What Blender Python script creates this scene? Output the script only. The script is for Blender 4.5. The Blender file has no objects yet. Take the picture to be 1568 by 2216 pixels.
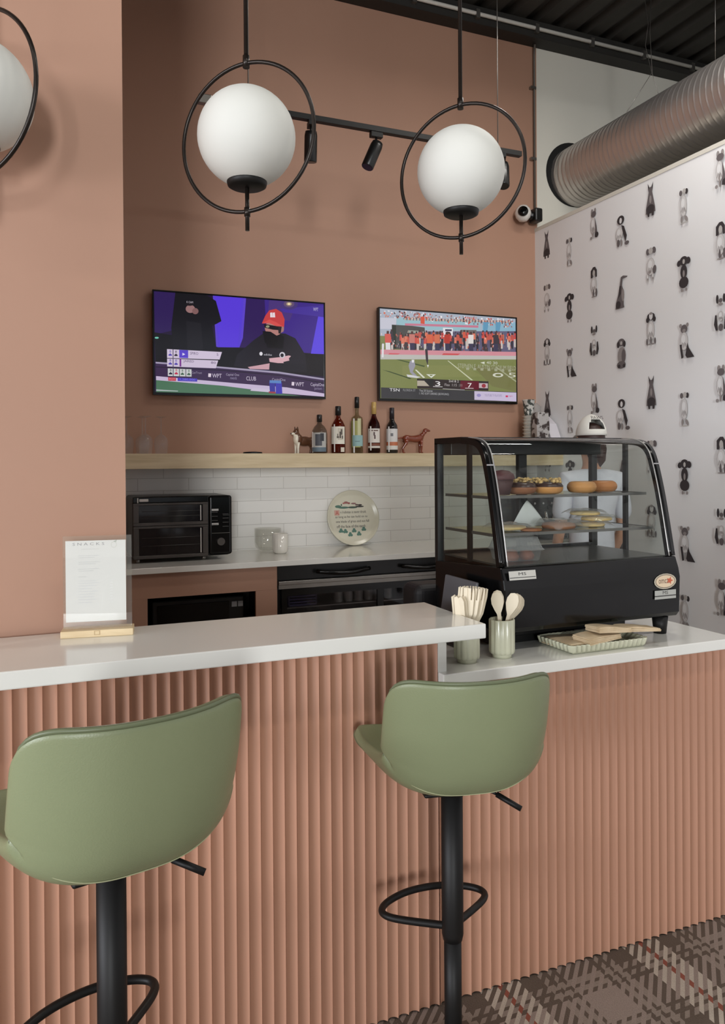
import bpy, bmesh, math, random
from math import pi, sin, cos, radians, sqrt
from mathutils import Vector, Matrix
random.seed(7)
C = bpy.context.scene.collection

# ------------------------------------------------------------------ camera, light, exposure
F, YAW, PY, ROLL, PITCH, H = 1692.5, 0.3972, 1009.9, -0.0068, 0.0056, 1.4677
r0 = Vector((cos(YAW), -sin(YAW), 0)); w0 = Vector((sin(YAW), cos(YAW), 0)); u0 = Vector((0, 0, 1))
w1 = w0*cos(PITCH)-u0*sin(PITCH); u1 = u0*cos(PITCH)+w0*sin(PITCH)
r2 = r0*cos(ROLL)+u1*sin(ROLL); u2 = u1*cos(ROLL)-r0*sin(ROLL)
cd = bpy.data.cameras.new('camera'); cam = bpy.data.objects.new('camera', cd); C.objects.link(cam)
cam.matrix_world = Matrix(((r2.x, u2.x, -w1.x, 0), (r2.y, u2.y, -w1.y, 0), (r2.z, u2.z, -w1.z, H), (0, 0, 0, 1)))
cd.sensor_fit = 'VERTICAL'; cd.sensor_height = 36; cd.lens = F*36/2216
cd.shift_y = -(1108-PY)/2216; cd.clip_start = .05
S = bpy.context.scene; S.camera = cam
S.view_settings.view_transform = 'Standard'; S.view_settings.look = 'None'
S.view_settings.gamma = 1; S.view_settings.use_curve_mapping = False
S.view_settings.exposure = 0.0
W = bpy.data.worlds.new('world'); S.world = W; W.use_nodes = True
bgn = W.node_tree.nodes['Background']; bgn.inputs[0].default_value = (.80, .88, 1, 1); bgn.inputs[1].default_value = .6
def area(name, loc, rot, sx, sy, e, col):
    l = bpy.data.lights.new(name, 'AREA'); l.shape = 'RECTANGLE'; l.size = sx; l.size_y = sy; l.energy = e; l.color = col
    o = bpy.data.objects.new(name, l); C.objects.link(o); o.location = loc; o.rotation_euler = rot
    return o
# daylight through the shop windows: rear (behind the camera) and left
LIGHTS = dict(
 rear=((-7.8, -25.0, 2.8), (radians(90), 0, 0), 3.8, 6.6, 3700, (.96, .985, 1)),
 left=((-8.95, -2.25, 1.9), (radians(90), 0, radians(-90)), 7.4, 2.6, 900, (.90, .93, 1)),
 right=((3.3, -8.4, 1.9), (radians(90), 0, 0), 3.0, 2.6, 5, (.86, .9, 1)))
for k_, v_ in LIGHTS.items(): area('window_daylight_'+k_, *v_)
FILL_LAMPS = [(2.85, 2.9, 4.25, 28), (1.0, .2, 4.25, 18), (3.0, .2, 4.25, 18), (-2.0, .2, 4.25, 18)]  # unseen lamps added overhead to brighten the niche, bar top and walls
for lx, ly, lz, le in FILL_LAMPS: area('added_fill_light', (lx, ly, lz-.012), (0, 0, 0), 1.15, .14, le, (1, .96, .90))

# ------------------------------------------------------------------ materials
MATS = {}
def s2l(c):
    return tuple(((x/255)/12.92 if x/255 <= .04045 else ((x/255+.055)/1.055)**2.4) for x in c)
def mat(name, rgb, rough=.5, metal=0, spec=.5, noise=0, nscale=30, bump=0, bscale=200, coat=0, emit=None, estr=1, trans=0, sheen=0):
    if name in MATS: return MATS[name]
    m = bpy.data.materials.new(name); m.use_nodes = True; nt = m.node_tree; b = nt.nodes['Principled BSDF']
    col = (*s2l(rgb), 1)
    b.inputs['Base Color'].default_value = col; b.inputs['Roughness'].default_value = rough
    b.inputs['Metallic'].default_value = metal; b.inputs['Specular IOR Level'].default_value = spec
    b.inputs['Coat Weight'].default_value = coat; b.inputs['Coat Roughness'].default_value = .08
    if sheen: b.inputs['Sheen Weight'].default_value = sheen
    tc = nt.nodes.new('ShaderNodeTexCoord')
    if noise:
        n = nt.nodes.new('ShaderNodeTexNoise'); n.inputs['Scale'].default_value = nscale; n.inputs['Detail'].default_value = 5
        nt.links.new(tc.outputs['Object'], n.inputs['Vector'])
        mx = nt.nodes.new('ShaderNodeMix'); mx.data_type = 'RGBA'
        mx.inputs[6].default_value = (*[c*(1-noise) for c in col[:3]], 1); mx.inputs[7].default_value = (*[min(1, c*(1+noise)) for c in col[:3]], 1)
        nt.links.new(n.outputs['Fac'], mx.inputs[0]); nt.links.new(mx.outputs[2], b.inputs['Base Color'])
    if bump:
        n = nt.nodes.new('ShaderNodeTexNoise'); n.inputs['Scale'].default_value = bscale
        nt.links.new(tc.outputs['Object'], n.inputs['Vector'])
        bp = nt.nodes.new('ShaderNodeBump'); bp.inputs['Strength'].default_value = bump; bp.inputs['Distance'].default_value = .002
        nt.links.new(n.outputs['Fac'], bp.inputs['Height']); nt.links.new(bp.outputs[0], b.inputs['Normal'])
    if emit: b.inputs['Emission Color'].default_value = (*s2l(emit), 1); b.inputs['Emission Strength'].default_value = estr
    MATS[name] = m; return m
def glassmat(name, tint=(255, 255, 255), refl=1.0, rough=.0, haze=0):
    if name in MATS: return MATS[name]
    m = bpy.data.materials.new(name); m.use_nodes = True; nt = m.node_tree; nt.nodes.clear()
    o = nt.nodes.new('ShaderNodeOutputMaterial'); t = nt.nodes.new('ShaderNodeBsdfTransparent'); g = nt.nodes.new('ShaderNodeBsdfGlossy')
    t.inputs[0].default_value = (*s2l(tint), 1); g.inputs['Roughness'].default_value = rough; g.inputs[0].default_value = (refl, refl, refl, 1)
    lw = nt.nodes.new('ShaderNodeLayerWeight'); lw.inputs[0].default_value = .5
    pw = nt.nodes.new('ShaderNodeMath'); pw.operation = 'POWER'; pw.inputs[1].default_value = 4.5; nt.links.new(lw.outputs['Facing'], pw.inputs[0])
    fr = nt.nodes.new('ShaderNodeMath'); fr.operation = 'MULTIPLY_ADD'; fr.inputs[1].default_value = .85; fr.inputs[2].default_value = .028; nt.links.new(pw.outputs[0], fr.inputs[0])
    mx = nt.nodes.new('ShaderNodeMixShader'); nt.links.new(fr.outputs[0], mx.inputs[0]); nt.links.new(t.outputs[0], mx.inputs[1]); nt.links.new(g.outputs[0], mx.inputs[2])
    last = mx
    if haze:
        d = nt.nodes.new('ShaderNodeBsdfDiffuse'); d.inputs[0].default_value = (.8, .8, .8, 1)
        m2 = nt.nodes.new('ShaderNodeMixShader'); m2.inputs[0].default_value = haze
        nt.links.new(mx.outputs[0], m2.inputs[1]); nt.links.new(d.outputs[0], m2.inputs[2]); last = m2
    nt.links.new(last.outputs[0], o.inputs[0]); MATS[name] = m; return m
def paintmat(name, emission=0, rough=.5, coat=0):
    if name in MATS: return MATS[name]
    m = bpy.data.materials.new(name); m.use_nodes = True; nt = m.node_tree; b = nt.nodes['Principled BSDF']
    a = nt.nodes.new('ShaderNodeAttribute'); a.attribute_name = 'Col'
    b.inputs['Roughness'].default_value = rough; b.inputs['Coat Weight'].default_value = coat
    if emission:
        b.inputs['Base Color'].default_value = (.004, .004, .004, 1)
        nt.links.new(a.outputs['Color'], b.inputs['Emission Color']); b.inputs['Emission Strength'].default_value = emission
    else: nt.links.new(a.outputs['Color'], b.inputs['Base Color'])
    MATS[name] = m; return m
TERRA = (172, 132, 110)
M_terra = mat('terracotta_paint', TERRA, .55, noise=.03, nscale=2.5)
M_flute = mat('terracotta_fluted', (181, 135, 110), .5, noise=.03, nscale=4)
M_white = mat('white_wall_paint', (216, 212, 200), .7, noise=.02, nscale=2)
M_black = mat('black_metal', (18, 17, 16), .5, spec=.35, noise=.1, nscale=60)
M_ring = mat('dark_bronze_metal', (44, 38, 34), .3, metal=.6, noise=.1)
M_plastic = mat('black_plastic', (20, 20, 20), .32, noise=.1)
M_gloss = mat('gloss_black', (11, 11, 11), .16, spec=.4, noise=.1)
M_steel = mat('brushed_steel', (150, 146, 140), .35, metal=.9, noise=.15, nscale=12)
M_chrome = mat('chrome', (200, 200, 200), .12, metal=1, noise=.02)
M_glass = glassmat('clear_glass', (246, 248, 247), .9)

# ------------------------------------------------------------------ mesh building
class MB:
    def __init__(s): s.bm = bmesh.new(); s.mi = 0
    def _new(s, f0):
        for f in list(s.bm.faces)[f0:]: f.material_index = s.mi
    def box(s, x0, x1, y0, y1, z0, z1, bev=0, seg=2, rot=None):
        f0 = len(s.bm.faces); r = bmesh.ops.create_cube(s.bm, size=1); vs = r['verts']
        for v in vs: v.co = Vector((x0+(v.co.x+.5)*(x1-x0), y0+(v.co.y+.5)*(y1-y0), z0+(v.co.z+.5)*(z1-z0)))
        if bev:
            es = list({e for v in vs for e in v.link_edges})
            rr = bmesh.ops.bevel(s.bm, geom=es, offset=bev, segments=seg, affect='EDGES', profile=.5); vs = list({v for f in rr['faces'] for v in f.verts} | {v for v in vs if v.is_valid})
        if rot:
            c, M = rot
            for v in vs: v.co = M @ (v.co-Vector(c)) + Vector(c)
        s._new(f0); return s
    def tube(s, pts, r, n=12, closed=False, caps=True, rads=None):
        f0 = len(s.bm.faces); pts = [Vector(p) for p in pts]; m = len(pts); rings = []; prev = None
        for i, p in enumerate(pts):
            a = pts[(i-1) % m] if (closed or i) else p; b = pts[(i+1) % m] if (closed or i < m-1) else p
            t = (b-a).normalized()
            if prev is None:
                ref = Vector((0, 0, 1)) if abs(t.z) < .9 else Vector((1, 0, 0)); nx = t.cross(ref).normalized()
            else: nx = (prev-t*prev.dot(t)).normalized()
            prev = nx; ny = t.cross(nx); rr = rads[i] if rads else r
            rings.append([s.bm.verts.new(p+(nx*cos(2*pi*k/n)+ny*sin(2*pi*k/n))*rr) for k in range(n)])
        for i in range(m if closed else m-1):
            A = rings[i]; B = rings[(i+1) % m]
            for k in range(n): s.bm.faces.new((A[k], A[(k+1) % n], B[(k+1) % n], B[k])).smooth = True
        if caps and not closed:
            s.bm.faces.new(rings[0][::-1]); s.bm.faces.new(rings[-1])
        s._new(f0); return s
    def lathe(s, prof, n=32, c=(0, 0, 0), rf=None, smooth=True):
        f0 = len(s.bm.faces); rings = []; c = Vector(c)
        for r, z in prof:
            if r < 1e-6: rings.append([s.bm.verts.new(c+Vector((0, 0, z)))])
            else: rings.append([s.bm.verts.new(c+Vector((r*(rf(2*pi*k/n) if rf else 1)*cos(2*pi*k/n), r*(rf(2*pi*k/n) if rf else 1)*sin(2*pi*k/n), z))) for k in range(n)])
        for A, B in zip(rings, rings[1:]):
            for k in range(n):
                k2 = (k+1) % n
                vs = [A[0] if len(A) == 1 else A[k], A[0] if len(A) == 1 else A[k2], B[0] if len(B) == 1 else B[k2], B[0] if len(B) == 1 else B[k]]
                u = []
                for v in vs:
                    if v not in u: u.append(v)
                if len(u) > 2:
                    try: s.bm.faces.new(u).smooth = smooth
                    except ValueError: pass
        s._new(f0); return s
    def ell(s, c, r, n=16, m=10, rot=None):
        f0 = len(s.bm.faces); rr = bmesh.ops.create_uvsphere(s.bm, u_segments=n, v_segments=m, radius=1)
        for v in rr['verts']:
            p = Vector((v.co.x*r[0], v.co.y*r[1], v.co.z*r[2]))
            if rot is not None: p = rot @ p
            v.co = p+Vector(c)
        for f in list(s.bm.faces)[f0:]: f.smooth = True
        s._new(f0); return s
    def prism(s, poly, axis, a, b, smooth=False):
        """poly = list of 2D points; axis X: (y,z) from x=a..b ; Y: (x,z) ; Z: (x,y)"""
        f0 = len(s.bm.faces)
        def P(q, t): return Vector((t, q[0], q[1])) if axis == 'X' else (Vector((q[0], t, q[1])) if axis == 'Y' else Vector((q[0], q[1], t)))
        A = [s.bm.verts.new(P(q, a)) for q in poly]; B = [s.bm.verts.new(P(q, b)) for q in poly]; n = len(poly)
        for k in range(n): s.bm.faces.new((A[k], A[(k+1) % n], B[(k+1) % n], B[k])).smooth = smooth
        s.bm.faces.new(A[::-1]); s.bm.faces.new(B)
        s._new(f0); return s
    def grid(s, f, nu, nv, closed_u=False, smooth=True):
        f0 = len(s.bm.faces)
        V = [[s.bm.verts.new(f(i/nu, j/nv)) for j in range(nv+1)] for i in range(nu if closed_u else nu+1)]
        for i in range(nu):
            for j in range(nv):
                a = V[i]; b = V[(i+1) % len(V)] if closed_u else V[i+1]
                s.bm.faces.new((a[j], b[j], b[j+1], a[j+1])).smooth = smooth
        s._new(f0); return s
    def build(s, name, m, parent=None, bevel=0, solid=0, subsurf=0, off=-1):
        bmesh.ops.recalc_face_normals(s.bm, faces=s.bm.faces[:])
        me = bpy.data.meshes.new(name); s.bm.to_mesh(me); s.bm.free()
        for x in (m if isinstance(m, (list, tuple)) else [m]): me.materials.append(x)
        o = bpy.data.objects.new(name, me); C.objects.link(o)
        if parent: o.parent = parent
        if bevel:
            q = o.modifiers.new('bevel', 'BEVEL'); q.width = bevel; q.segments = 2; q.limit_method = 'ANGLE'; q.angle_limit = radians(40)
        if solid:
            q = o.modifiers.new('solid', 'SOLIDIFY'); q.thickness = solid; q.offset = off
        if subsurf:
            q = o.modifiers.new('sub', 'SUBSURF'); q.levels = subsurf; q.render_levels = subsurf
        return o
def struct(o): o['kind'] = 'structure'; return o
def tag(o, label, cat, group=None, kind=None):
    o['label'] = label; o['category'] = cat
    if group: o['group'] = group
    if kind: o['kind'] = kind
    return o
def thing(name, label, cat, loc=(0, 0, 0), rz=0, group=None):
    o = bpy.data.objects.new(name, None); C.objects.link(o); o.empty_display_size = .05
    o.location = loc; o.rotation_euler = (0, 0, rz); return tag(o, label, cat, group)
def dup(root, loc=None, rz=None, label=None, group=None):
    r = root.copy(); C.objects.link(r)
    if loc is not None: r.location = loc
    if rz is not None: r.rotation_euler = (root.rotation_euler[0], root.rotation_euler[1], rz)
    if label: r['label'] = label
    if group: r['group'] = group
    for ch in list(root.children):
        c = ch.copy(); C.objects.link(c); c.parent = r
        for g in list(ch.children):
            d = g.copy(); C.objects.link(d); d.parent = c
    return r
def partlabel(o, t): o['label'] = t; return o

# flat printed / displayed pictures: coloured polygons laid over each other in a plane
_txt = {}
def glyphs(text):
    if text in _txt: return _txt[text]
    cu = bpy.data.curves.new('t', 'FONT'); cu.body = text; cu.size = 1; cu.resolution_u = 2
    ob = bpy.data.objects.new('t', cu); C.objects.link(ob); dg = bpy.context.evaluated_depsgraph_get(); dg.update()
    me = bpy.data.meshes.new_from_object(ob.evaluated_get(dg))
    v = [(x.co.x, x.co.y) for x in me.vertices]; f = [tuple(p.vertices) for p in me.polygons]
    bpy.data.objects.remove(ob); bpy.data.curves.remove(cu); bpy.data.meshes.remove(me)
    x0 = min(a for a, b in v); x1 = max(a for a, b in v); y0 = min(b for a, b in v); y1 = max(b for a, b in v)
    _txt[text] = ([((a-x0)/(x1-x0), (b-y0)/(y1-y0)) for a, b in v], f); return _txt[text]
class Paint:
    def __init__(s, o, u, v, step=.00015, clip=False):
        s.o = Vector(o); s.u = Vector(u); s.v = Vector(v); s.n = s.u.cross(s.v).normalized(); s.k = 0; s.step = step
        s.V = []; s.Fc = []; s.cl = []; s.clip = clip
    def _p(s, a, b):
        if s.clip: a = min(1, max(0, a)); b = min(1, max(0, b))
        s.V.append(tuple(s.o+s.u*a+s.v*b+s.n*s.step*s.k)); return len(s.V)-1
    def poly(s, pts, col, layer=True):
        if layer: s.k += 1
        s.Fc.append([s._p(a, b) for a, b in pts]); s.cl.append(col); return s
    def rect(s, a0, b0, a1, b1, col, layer=True): return s.poly([(a0, b0), (a1, b0), (a1, b1), (a0, b1)], col, layer)
    def ell(s, cx, cy, rx, ry, col, n=18, layer=True, rot=0):
        return s.poly([(cx+rx*cos(t)*cos(rot)-ry*sin(t)*sin(rot), cy+rx*cos(t)*sin(rot)+ry*sin(t)*cos(rot)) for t in [2*pi*k/n for k in range(n)]], col, layer)
    def text(s, t, a0, b0, a1, b1, col):
        s.k += 1; v, f = glyphs(t); base = [s._p(a0+(a1-a0)*x, b0+(b1-b0)*y) for x, y in v]
        for q in f: s.Fc.append([base[i] for i in q]); s.cl.append(col)
        return s
    def build(s, name, m, parent=None):
        me = bpy.data.meshes.new(name); me.from_pydata(s.V, [], s.Fc); me.update()
        ca = me.color_attributes.new('Col', 'FLOAT_COLOR', 'CORNER'); i = 0
        for p, c in zip(s.Fc, s.cl):
            L = (*s2l(c), 1)
            for _ in p: ca.data[i].color = L; i += 1
        me.materials.append(m); o = bpy.data.objects.new(name, me); C.objects.link(o)
        if parent: o.parent = parent
        return o

# ------------------------------------------------------------------ the room
def carpet_mat():
    m = bpy.data.materials.new('plaid_carpet'); m.use_nodes = True; nt = m.node_tree; N = nt.nodes; Lk = nt.links
    b = N['Principled BSDF']; b.inputs['Roughness'].default_value = .95; b.inputs['Specular IOR Level'].default_value = .1
    tc = N.new('ShaderNodeTexCoord'); sp = N.new('ShaderNodeSeparateXYZ'); Lk.new(tc.outputs['Object'], sp.inputs[0])
    def mth(op, a, c=None, d=None):
        n = N.new('ShaderNodeMath'); n.operation = op
        for i, x in enumerate((a, c, d)):
            if x is None: continue
            if isinstance(x, (int, float)): n.inputs[i].default_value = x
            else: Lk.new(x, n.inputs[i])
        return n.outputs[0]
    P = .497
    dark = (112, 99, 88); mid = (160, 146, 134); light = (206, 194, 178); red = (160, 96, 80); mid2 = (168, 152, 141)
    def band(axis, off):
        fr = mth('FRACT', mth('DIVIDE', mth('ADD', axis, off), P))
        cr = N.new('ShaderNodeValToRGB'); cr.color_ramp.interpolation = 'CONSTANT'; Lk.new(fr, cr.inputs[0])
        stops = [(0, red), (.018, light), (.12, dark), (.24, mid), (.285, dark), (.31, mid), (.345, dark), (.37, mid2), (.60, dark), (.63, mid), (.665, dark), (.69, mid), (.735, dark), (.87, light), (.982, red)]
        e = cr.color_ramp.elements
        e[0].position = 0; e[0].color = (*s2l(stops[0][1]), 1); e[1].position = stops[1][0]; e[1].color = (*s2l(stops[1][1]), 1)
        for p, c in stops[2:]:
            q = e.new(p); q.color = (*s2l(c), 1)
        return cr.outputs[0]
    cx = band(sp.outputs['X'], -1.685+P*4); cy = band(sp.outputs['Y'], -1.94+P*8)
    h = mth('GREATER_THAN', mth('FRACT', mth('MULTIPLY', mth('SUBTRACT', sp.outputs['Y'], mth('MULTIPLY', sp.outputs['X'], 1.0)), 30.0)), .5)
    mx = N.new('ShaderNodeMix'); mx.data_type = 'RGBA'; Lk.new(h, mx.inputs[0]); Lk.new(cx, mx.inputs[6]); Lk.new(cy, mx.inputs[7])
    ns = N.new('ShaderNodeTexNoise'); ns.inputs['Scale'].default_value = 260; Lk.new(tc.outputs['Object'], ns.inputs[0])
    m2 = N.new('ShaderNodeMix'); m2.data_type = 'RGBA'; m2.blend_type = 'MULTIPLY'; m2.inputs[0].default_value = .35
    Lk.new(mx.outputs[2], m2.inputs[6]); Lk.new(ns.outputs['Fac'], m2.inputs[7]); Lk.new(m2.outputs[2], b.inputs['Base Color'])
    bp = N.new('ShaderNodeBump'); bp.inputs['Strength'].default_value = .5; bp.inputs['Distance'].default_value = .003
    Lk.new(ns.outputs['Fac'], bp.inputs['Height']); Lk.new(bp.outputs[0], b.inputs['Normal'])
    return m
struct(MB().box(-9.1, 5.6, -8.6, 5.1, -.1, 0).build('floor', carpet_mat()))
YB, XB, ZT = 4.93, 3.487, 4.70
struct(MB().box(-5.1, XB+.02, YB, YB+.12, 0, ZT+.1).build('wall_back', M_terra))
struct(MB().box(XB+.02, 5.6, YB, YB+.12, 0, ZT+.1).build('wall_back_white', M_white))
struct(MB().box(-9.1, .2225, 2.15, YB, 0, ZT).build('wall_pillar', M_terra))
# corrugated steel roof deck, ribs run along Y
mb = MB(); prof = []
x = -9.1
while x < 5.6:
    prof += [(x, ZT), (x+.11, ZT), (x+.14, ZT+.045), (x+.19, ZT+.045), (x+.22, ZT)]; x += .22
mb.grid(lambda i, j: Vector((prof[min(int(round(i*(len(prof)-1))), len(prof)-1)][0], -8.6+j*13.7, prof[min(int(round(i*(len(prof)-1))), len(prof)-1)][1])), len(prof)-1, 1, smooth=False)
struct(mb.build('ceiling', mat('dark_painted_steel_deck', (52, 50, 46), .6, noise=.15, nscale=3), solid=.01, off=1))
struct(MB().box(-5.1, 5.6, 4.81, 4.929, 4.575, ZT-.001).build('trim_1', mat('dark_ledger', (36, 34, 31), .6, noise=.1)))
# shell behind the camera with window openings
def wall_y(name, y, ops):
    mb = MB(); xs = [-9.1]
    for a, b_ in ops: xs += [a, b_]
    xs.append(5.6)
    for i in range(0, len(xs), 2): mb.box(xs[i], xs[i+1], y-.1, y, 0, ZT)
    for a, b_ in ops: mb.box(a, b_, y-.1, y, 0, .6); mb.box(a, b_, y-.1, y, 4.62, ZT)
    struct(mb.build(name, M_white))
wall_y('wall_front', -8.5, [(-5.2, -.6), (1.8, 4.8)])
mb = MB(); mb.box(-9.1, -9.0, -8.6, -6.0, 0, ZT).box(-9.1, -9.0, 1.5, 2.15, 0, ZT).box(-9.1, -9.0, -6.0, 1.5, 0, .6).box(-9.1, -9.0, -6.0, 1.5, 3.2, ZT)
struct(mb.build('wall_left', M_white))
struct(MB().box(5.5, 5.6, -8.6, 5.1, 0, ZT).build('wall_far_right', M_white))
for i, (a, b_) in enumerate([(-5.2, -.6), (1.8, 4.8)]):
    mb = MB(); k = 3 if i == 0 else 2
    for j in range(k+1):
        x = a+(b_-a)*j/k; mb.box(x-.03, x+.03, -8.49, -8.44, .6, 4.62)
    mb.box(a, b_, -8.49, -8.44, .6, .66).box(a, b_, -8.49, -8.44, 4.56, 4.62)
    struct(mb.build('window_%d' % (i+1), M_black))

# wallpaper wall with its printed dogs
paper = mat('wallpaper_paper', (238, 238, 238), .75, noise=.015, nscale=3)
PW = Paint((XB-.0006, 0, 0), (0, -1, 0), (0, 0, 1), step=.00002)
def dogs(cx, cz, kind):
    hgt = .205; k1, k2, k3, k4 = (58, 52, 54), (104, 97, 98), (150, 143, 141), (188, 184, 180)
    def E(x, y, a, b_, c, rot=0): PW.ell(-cx+x*hgt*1.25, cz-hgt/2+y*hgt, a*hgt*1.25, b_*hgt, c, 14, rot=rot)
    def G(pts, c): PW.poly([(-cx+x*hgt*1.25, cz-hgt/2+y*hgt) for x, y in pts], c)
    def out(x, y, a, b_, c=k4, w=.014):
        E(x, y, a, b_, (182, 178, 177)); E(x, y, a-w, b_-w, (214, 212, 211)); E(x-a*.15, y+b_*.25, a*.5, b_*.45, (232, 232, 232))
        for q in range(4): E(x+a*(-.5+.33*q), y-b_*(.35+.1*(q%2)), .012, b_*.28, (160, 155, 154), .2*(q-1.5))
    if kind == 0:
        G([(-.07, .78), (-.09, 1.0), (-.03, .86), (.03, .86), (.09, 1.0), (.07, .78)], k1); E(0, .77, .065, .1, k2)
        G([(-.05, .75), (.05, .75), (.10, .5), (.15, .25), (.16, .1), (-.16, .1), (-.15, .25), (-.10, .5)], k2)
        E(0, .22, .13, .13, k1); G([(-.12, .15), (-.09, 0), (-.04, 0), (-.03, .2)], k1); G([(.03, .2), (.04, 0), (.1, 0), (.12, .15)], k1); E(.0, .5, .035, .12, k3)
    elif kind == 1:
        out(0, .42, .13, .26); E(-.1, .87, .05, .1, k2); E(.11, .88, .06, .1, k2, .3); E(0, .88, .07, .1, k4)
        E(.12, .3, .06, .13, k2, -.2); E(-.03, .26, .05, .05, k3)
        for s_ in (-.1, .07): out(s_, .1, .035, .12)
    elif kind == 2:
        out(0, .42, .12, .3); E(0, .84, .13, .11, k1); E(0, .86, .06, .12, (224, 223, 223)); E(-.11, .75, .05, .08, k1); E(.11, .75, .05, .08, k1); E(0, .93, .05, .04, k3)
        for s_ in (-.13, .13): E(s_, .1, .03, .1, k2)
        E(0, .13, .025, .11, k2); E(-.06, .02, .04, .025, k3); E(.06, .02, .04, .025, k3)
    elif kind == 3:
        out(0, .5, .1, .3, (172, 167, 164)); E(-.08, .88, .045, .08, k2); E(.09, .88, .045, .08, k1); E(.02, .9, .05, .08, k4)
        E(-.06, .12, .03, .1, k3); E(.08, .12, .04, .1, k3, .5); E(.02, .02, .12, .018, k4)
    elif kind == 4:
        E(0, .86, .12, .13, k1); E(-.14, .82, .06, .09, k1, -.4); E(.13, .84, .07, .1, k1, .3); E(0, .84, .035, .07, k4)
        E(0, .55, .1, .2, k1); E(0, .25, .14, .16, k1); E(0, .5, .03, .1, k3); E(-.06, .04, .03, .05, k3); E(.07, .04, .03, .05, k3)
    elif kind == 5:
        E(0, .85, .1, .12, k2); E(-.1, .95, .04, .06, k3); E(.1, .95, .04, .06, k3); E(0, .8, .05, .05, k3); out(0, .5, .12, .26)
        G([(-.13, .42), (-.07, .42), (-.02, .04), (-.08, .02)], k1); G([(.1, .45), (.14, .3), (.3, .02), (.08, .02), (.04, .1)], k1)
    elif kind == 6:
        E(-.06, .92, .04, .09, k3); E(.06, .92, .04, .09, k3); E(0, .82, .1, .1, k2); out(-.02, .45, .1, .28)
        G([(.05, .7), (.12, .4), (.16, .05), (.04, .05), (.06, .3)], k2); E(.12, .12, .07, .09, k1); E(-.1, .06, .04, .05, k3); E(-.02, .2, .02, .18, k3)
    elif kind == 7:
        G([(-.12, .66), (-.12, .9), (-.03, 1.0), (.05, 1.0), (.12, .88), (.12, .66), (.06, .66), (.05, .84), (-.03, .84), (-.05, .66)], k1); E(0, .8, .05, .11, k4)
        out(0, .4, .12, .28); E(-.02, .15, .03, .14, k2); E(.1, .15, .035, .14, k2); E(0, .03, .1, .02, k3)
    elif kind == 8:
        E(-.09, .87, .035, .12, k1); E(.09, .87, .035, .12, k1); E(0, .82, .05, .06, k2); E(0, .72, .06, .04, k3)
        G([(-.15, .45), (-.11, .45), (-.08, .04), (-.13, .03), (-.18, .2)], k1); G([(.15, .45), (.11, .45), (.08, .04), (.13, .03), (.18, .2)], k1); E(0, .1, .06, .1, k2); out(0, .4, .07, .14, k4)
    elif kind == 9:
        E(0, .84, .13, .14, k1); E(0, .82, .045, .09, (224, 223, 223)); out(-.05, .42, .13, .22)
        G([(.02, .68), (.12, .62), (.22, .3), (.17, .1), (.1, .35)], k1); E(-.09, .14, .05, .12, k2); E(.22, .07, .08, .06, k2); E(.03, .12, .04, .1, k3)
    elif kind == 10:
        G([(.0, .97), (.08, 1.0), (.24, .95), (.22, .92), (.06, .9), (.04, .7), (.1, .5), (.1, .1), (.12, 0), (-.2, 0), (-.18, .2), (-.1, .45), (-.04, .75)], k2)
        E(-.1, .12, .09, .12, k1); E(.07, .4, .05, .2, k3); G([(-.05, .7), (0, .7), (.0, .45), (-.1, .3)], k1)
    else:
        E(0, .84, .13, .12, k2); E(-.11, .78, .05, .1, k1); E(.11, .78, .05, .1, k1); E(0, .82, .04, .06, k4); E(.02, .42, .15, .28, k3); E(.08, .4, .07, .22, k2); E(.0, .14, .16, .12, k2); E(-.08, .1, .05, .06, k1); E(.1, .1, .05, .06, k1)
CYC = {0: [0, 1, 2], 1: [3, 4, 5], 2: [6, 7, 8], 3: [9, 10, 11]}
for c_ in range(-1, 22):
    y = 4.785-.265*c_
    if y > 4.9: continue
    base = 3.06 if c_ % 2 == 0 else 2.94
    for k_ in range(8): dogs(y, base-.392*k_, CYC[c_ % 4][k_ % 3])
me_dogs = PW.build('print', paintmat('wallpaper_print', 0, .75))
wr = MB().box(XB, XB+.12, -4.5, YB, 0, 3.19).build('wall_right', paper)
struct(wr); me_dogs.parent = wr; me_dogs.name = 'dog_print'
struct(MB().box(XB-.004, XB+.125, -4.5, YB-.001, 3.19, 3.215).build('trim_2', M_white))

# ------------------------------------------------------------------ bar and counters
quartz = mat('white_quartz', (230, 229, 222), .13, noise=.02, nscale=6, coat=.2)
YF = 1.858
def flutes(x0, x1, z0, z1, pitch, name, parent):
    n = int(round((x1-x0)/pitch)); pitch = (x1-x0)/n; seg = 10; mb = MB(); D = .0105; Rf = (pitch*pitch/4+D*D)/(2*D)
    pts = []
    for i in range(n):
        for k in range(seg): t = k/seg; pts.append((x0+(i+t)*pitch, YF+D-Rf+sqrt(max(0, Rf*Rf-((t-.5)*pitch)**2))))
    pts.append((x1, YF))
    bm = mb.bm; A = [bm.verts.new((p[0], p[1], z0)) for p in pts]; B = [bm.verts.new((p[0], p[1], z1)) for p in pts]
    for k in range(len(pts)-1): bm.faces.new((A[k], A[k+1], B[k+1], B[k])).smooth = True
    for k in range(0, len(pts), seg):
        e = bm.edges.get((A[k], B[k]))
        if e: e.smooth = False
    C0 = [bm.verts.new((x0, YF+.0305, z)) for z in (z0, z1)]; C1 = [bm.verts.new((x1, YF+.0305, z)) for z in (z0, z1)]
    bm.faces.new((A[0], B[0], C0[1], C0[0])); bm.faces.new((A[-1], C1[0], C1[1], B[-1])); bm.faces.new((C0[0], C0[1], C1[1], C1[0]))
    bm.faces.new(B+[C1[1], C0[1]]); bm.faces.new(A[::-1]+[C0[0], C1[0]])
    return mb.build(name, M_flute, parent)
t = thing('bar_counter', 'tall terracotta fluted bar front with a white end panel under the raised white top', 'counter')
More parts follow.
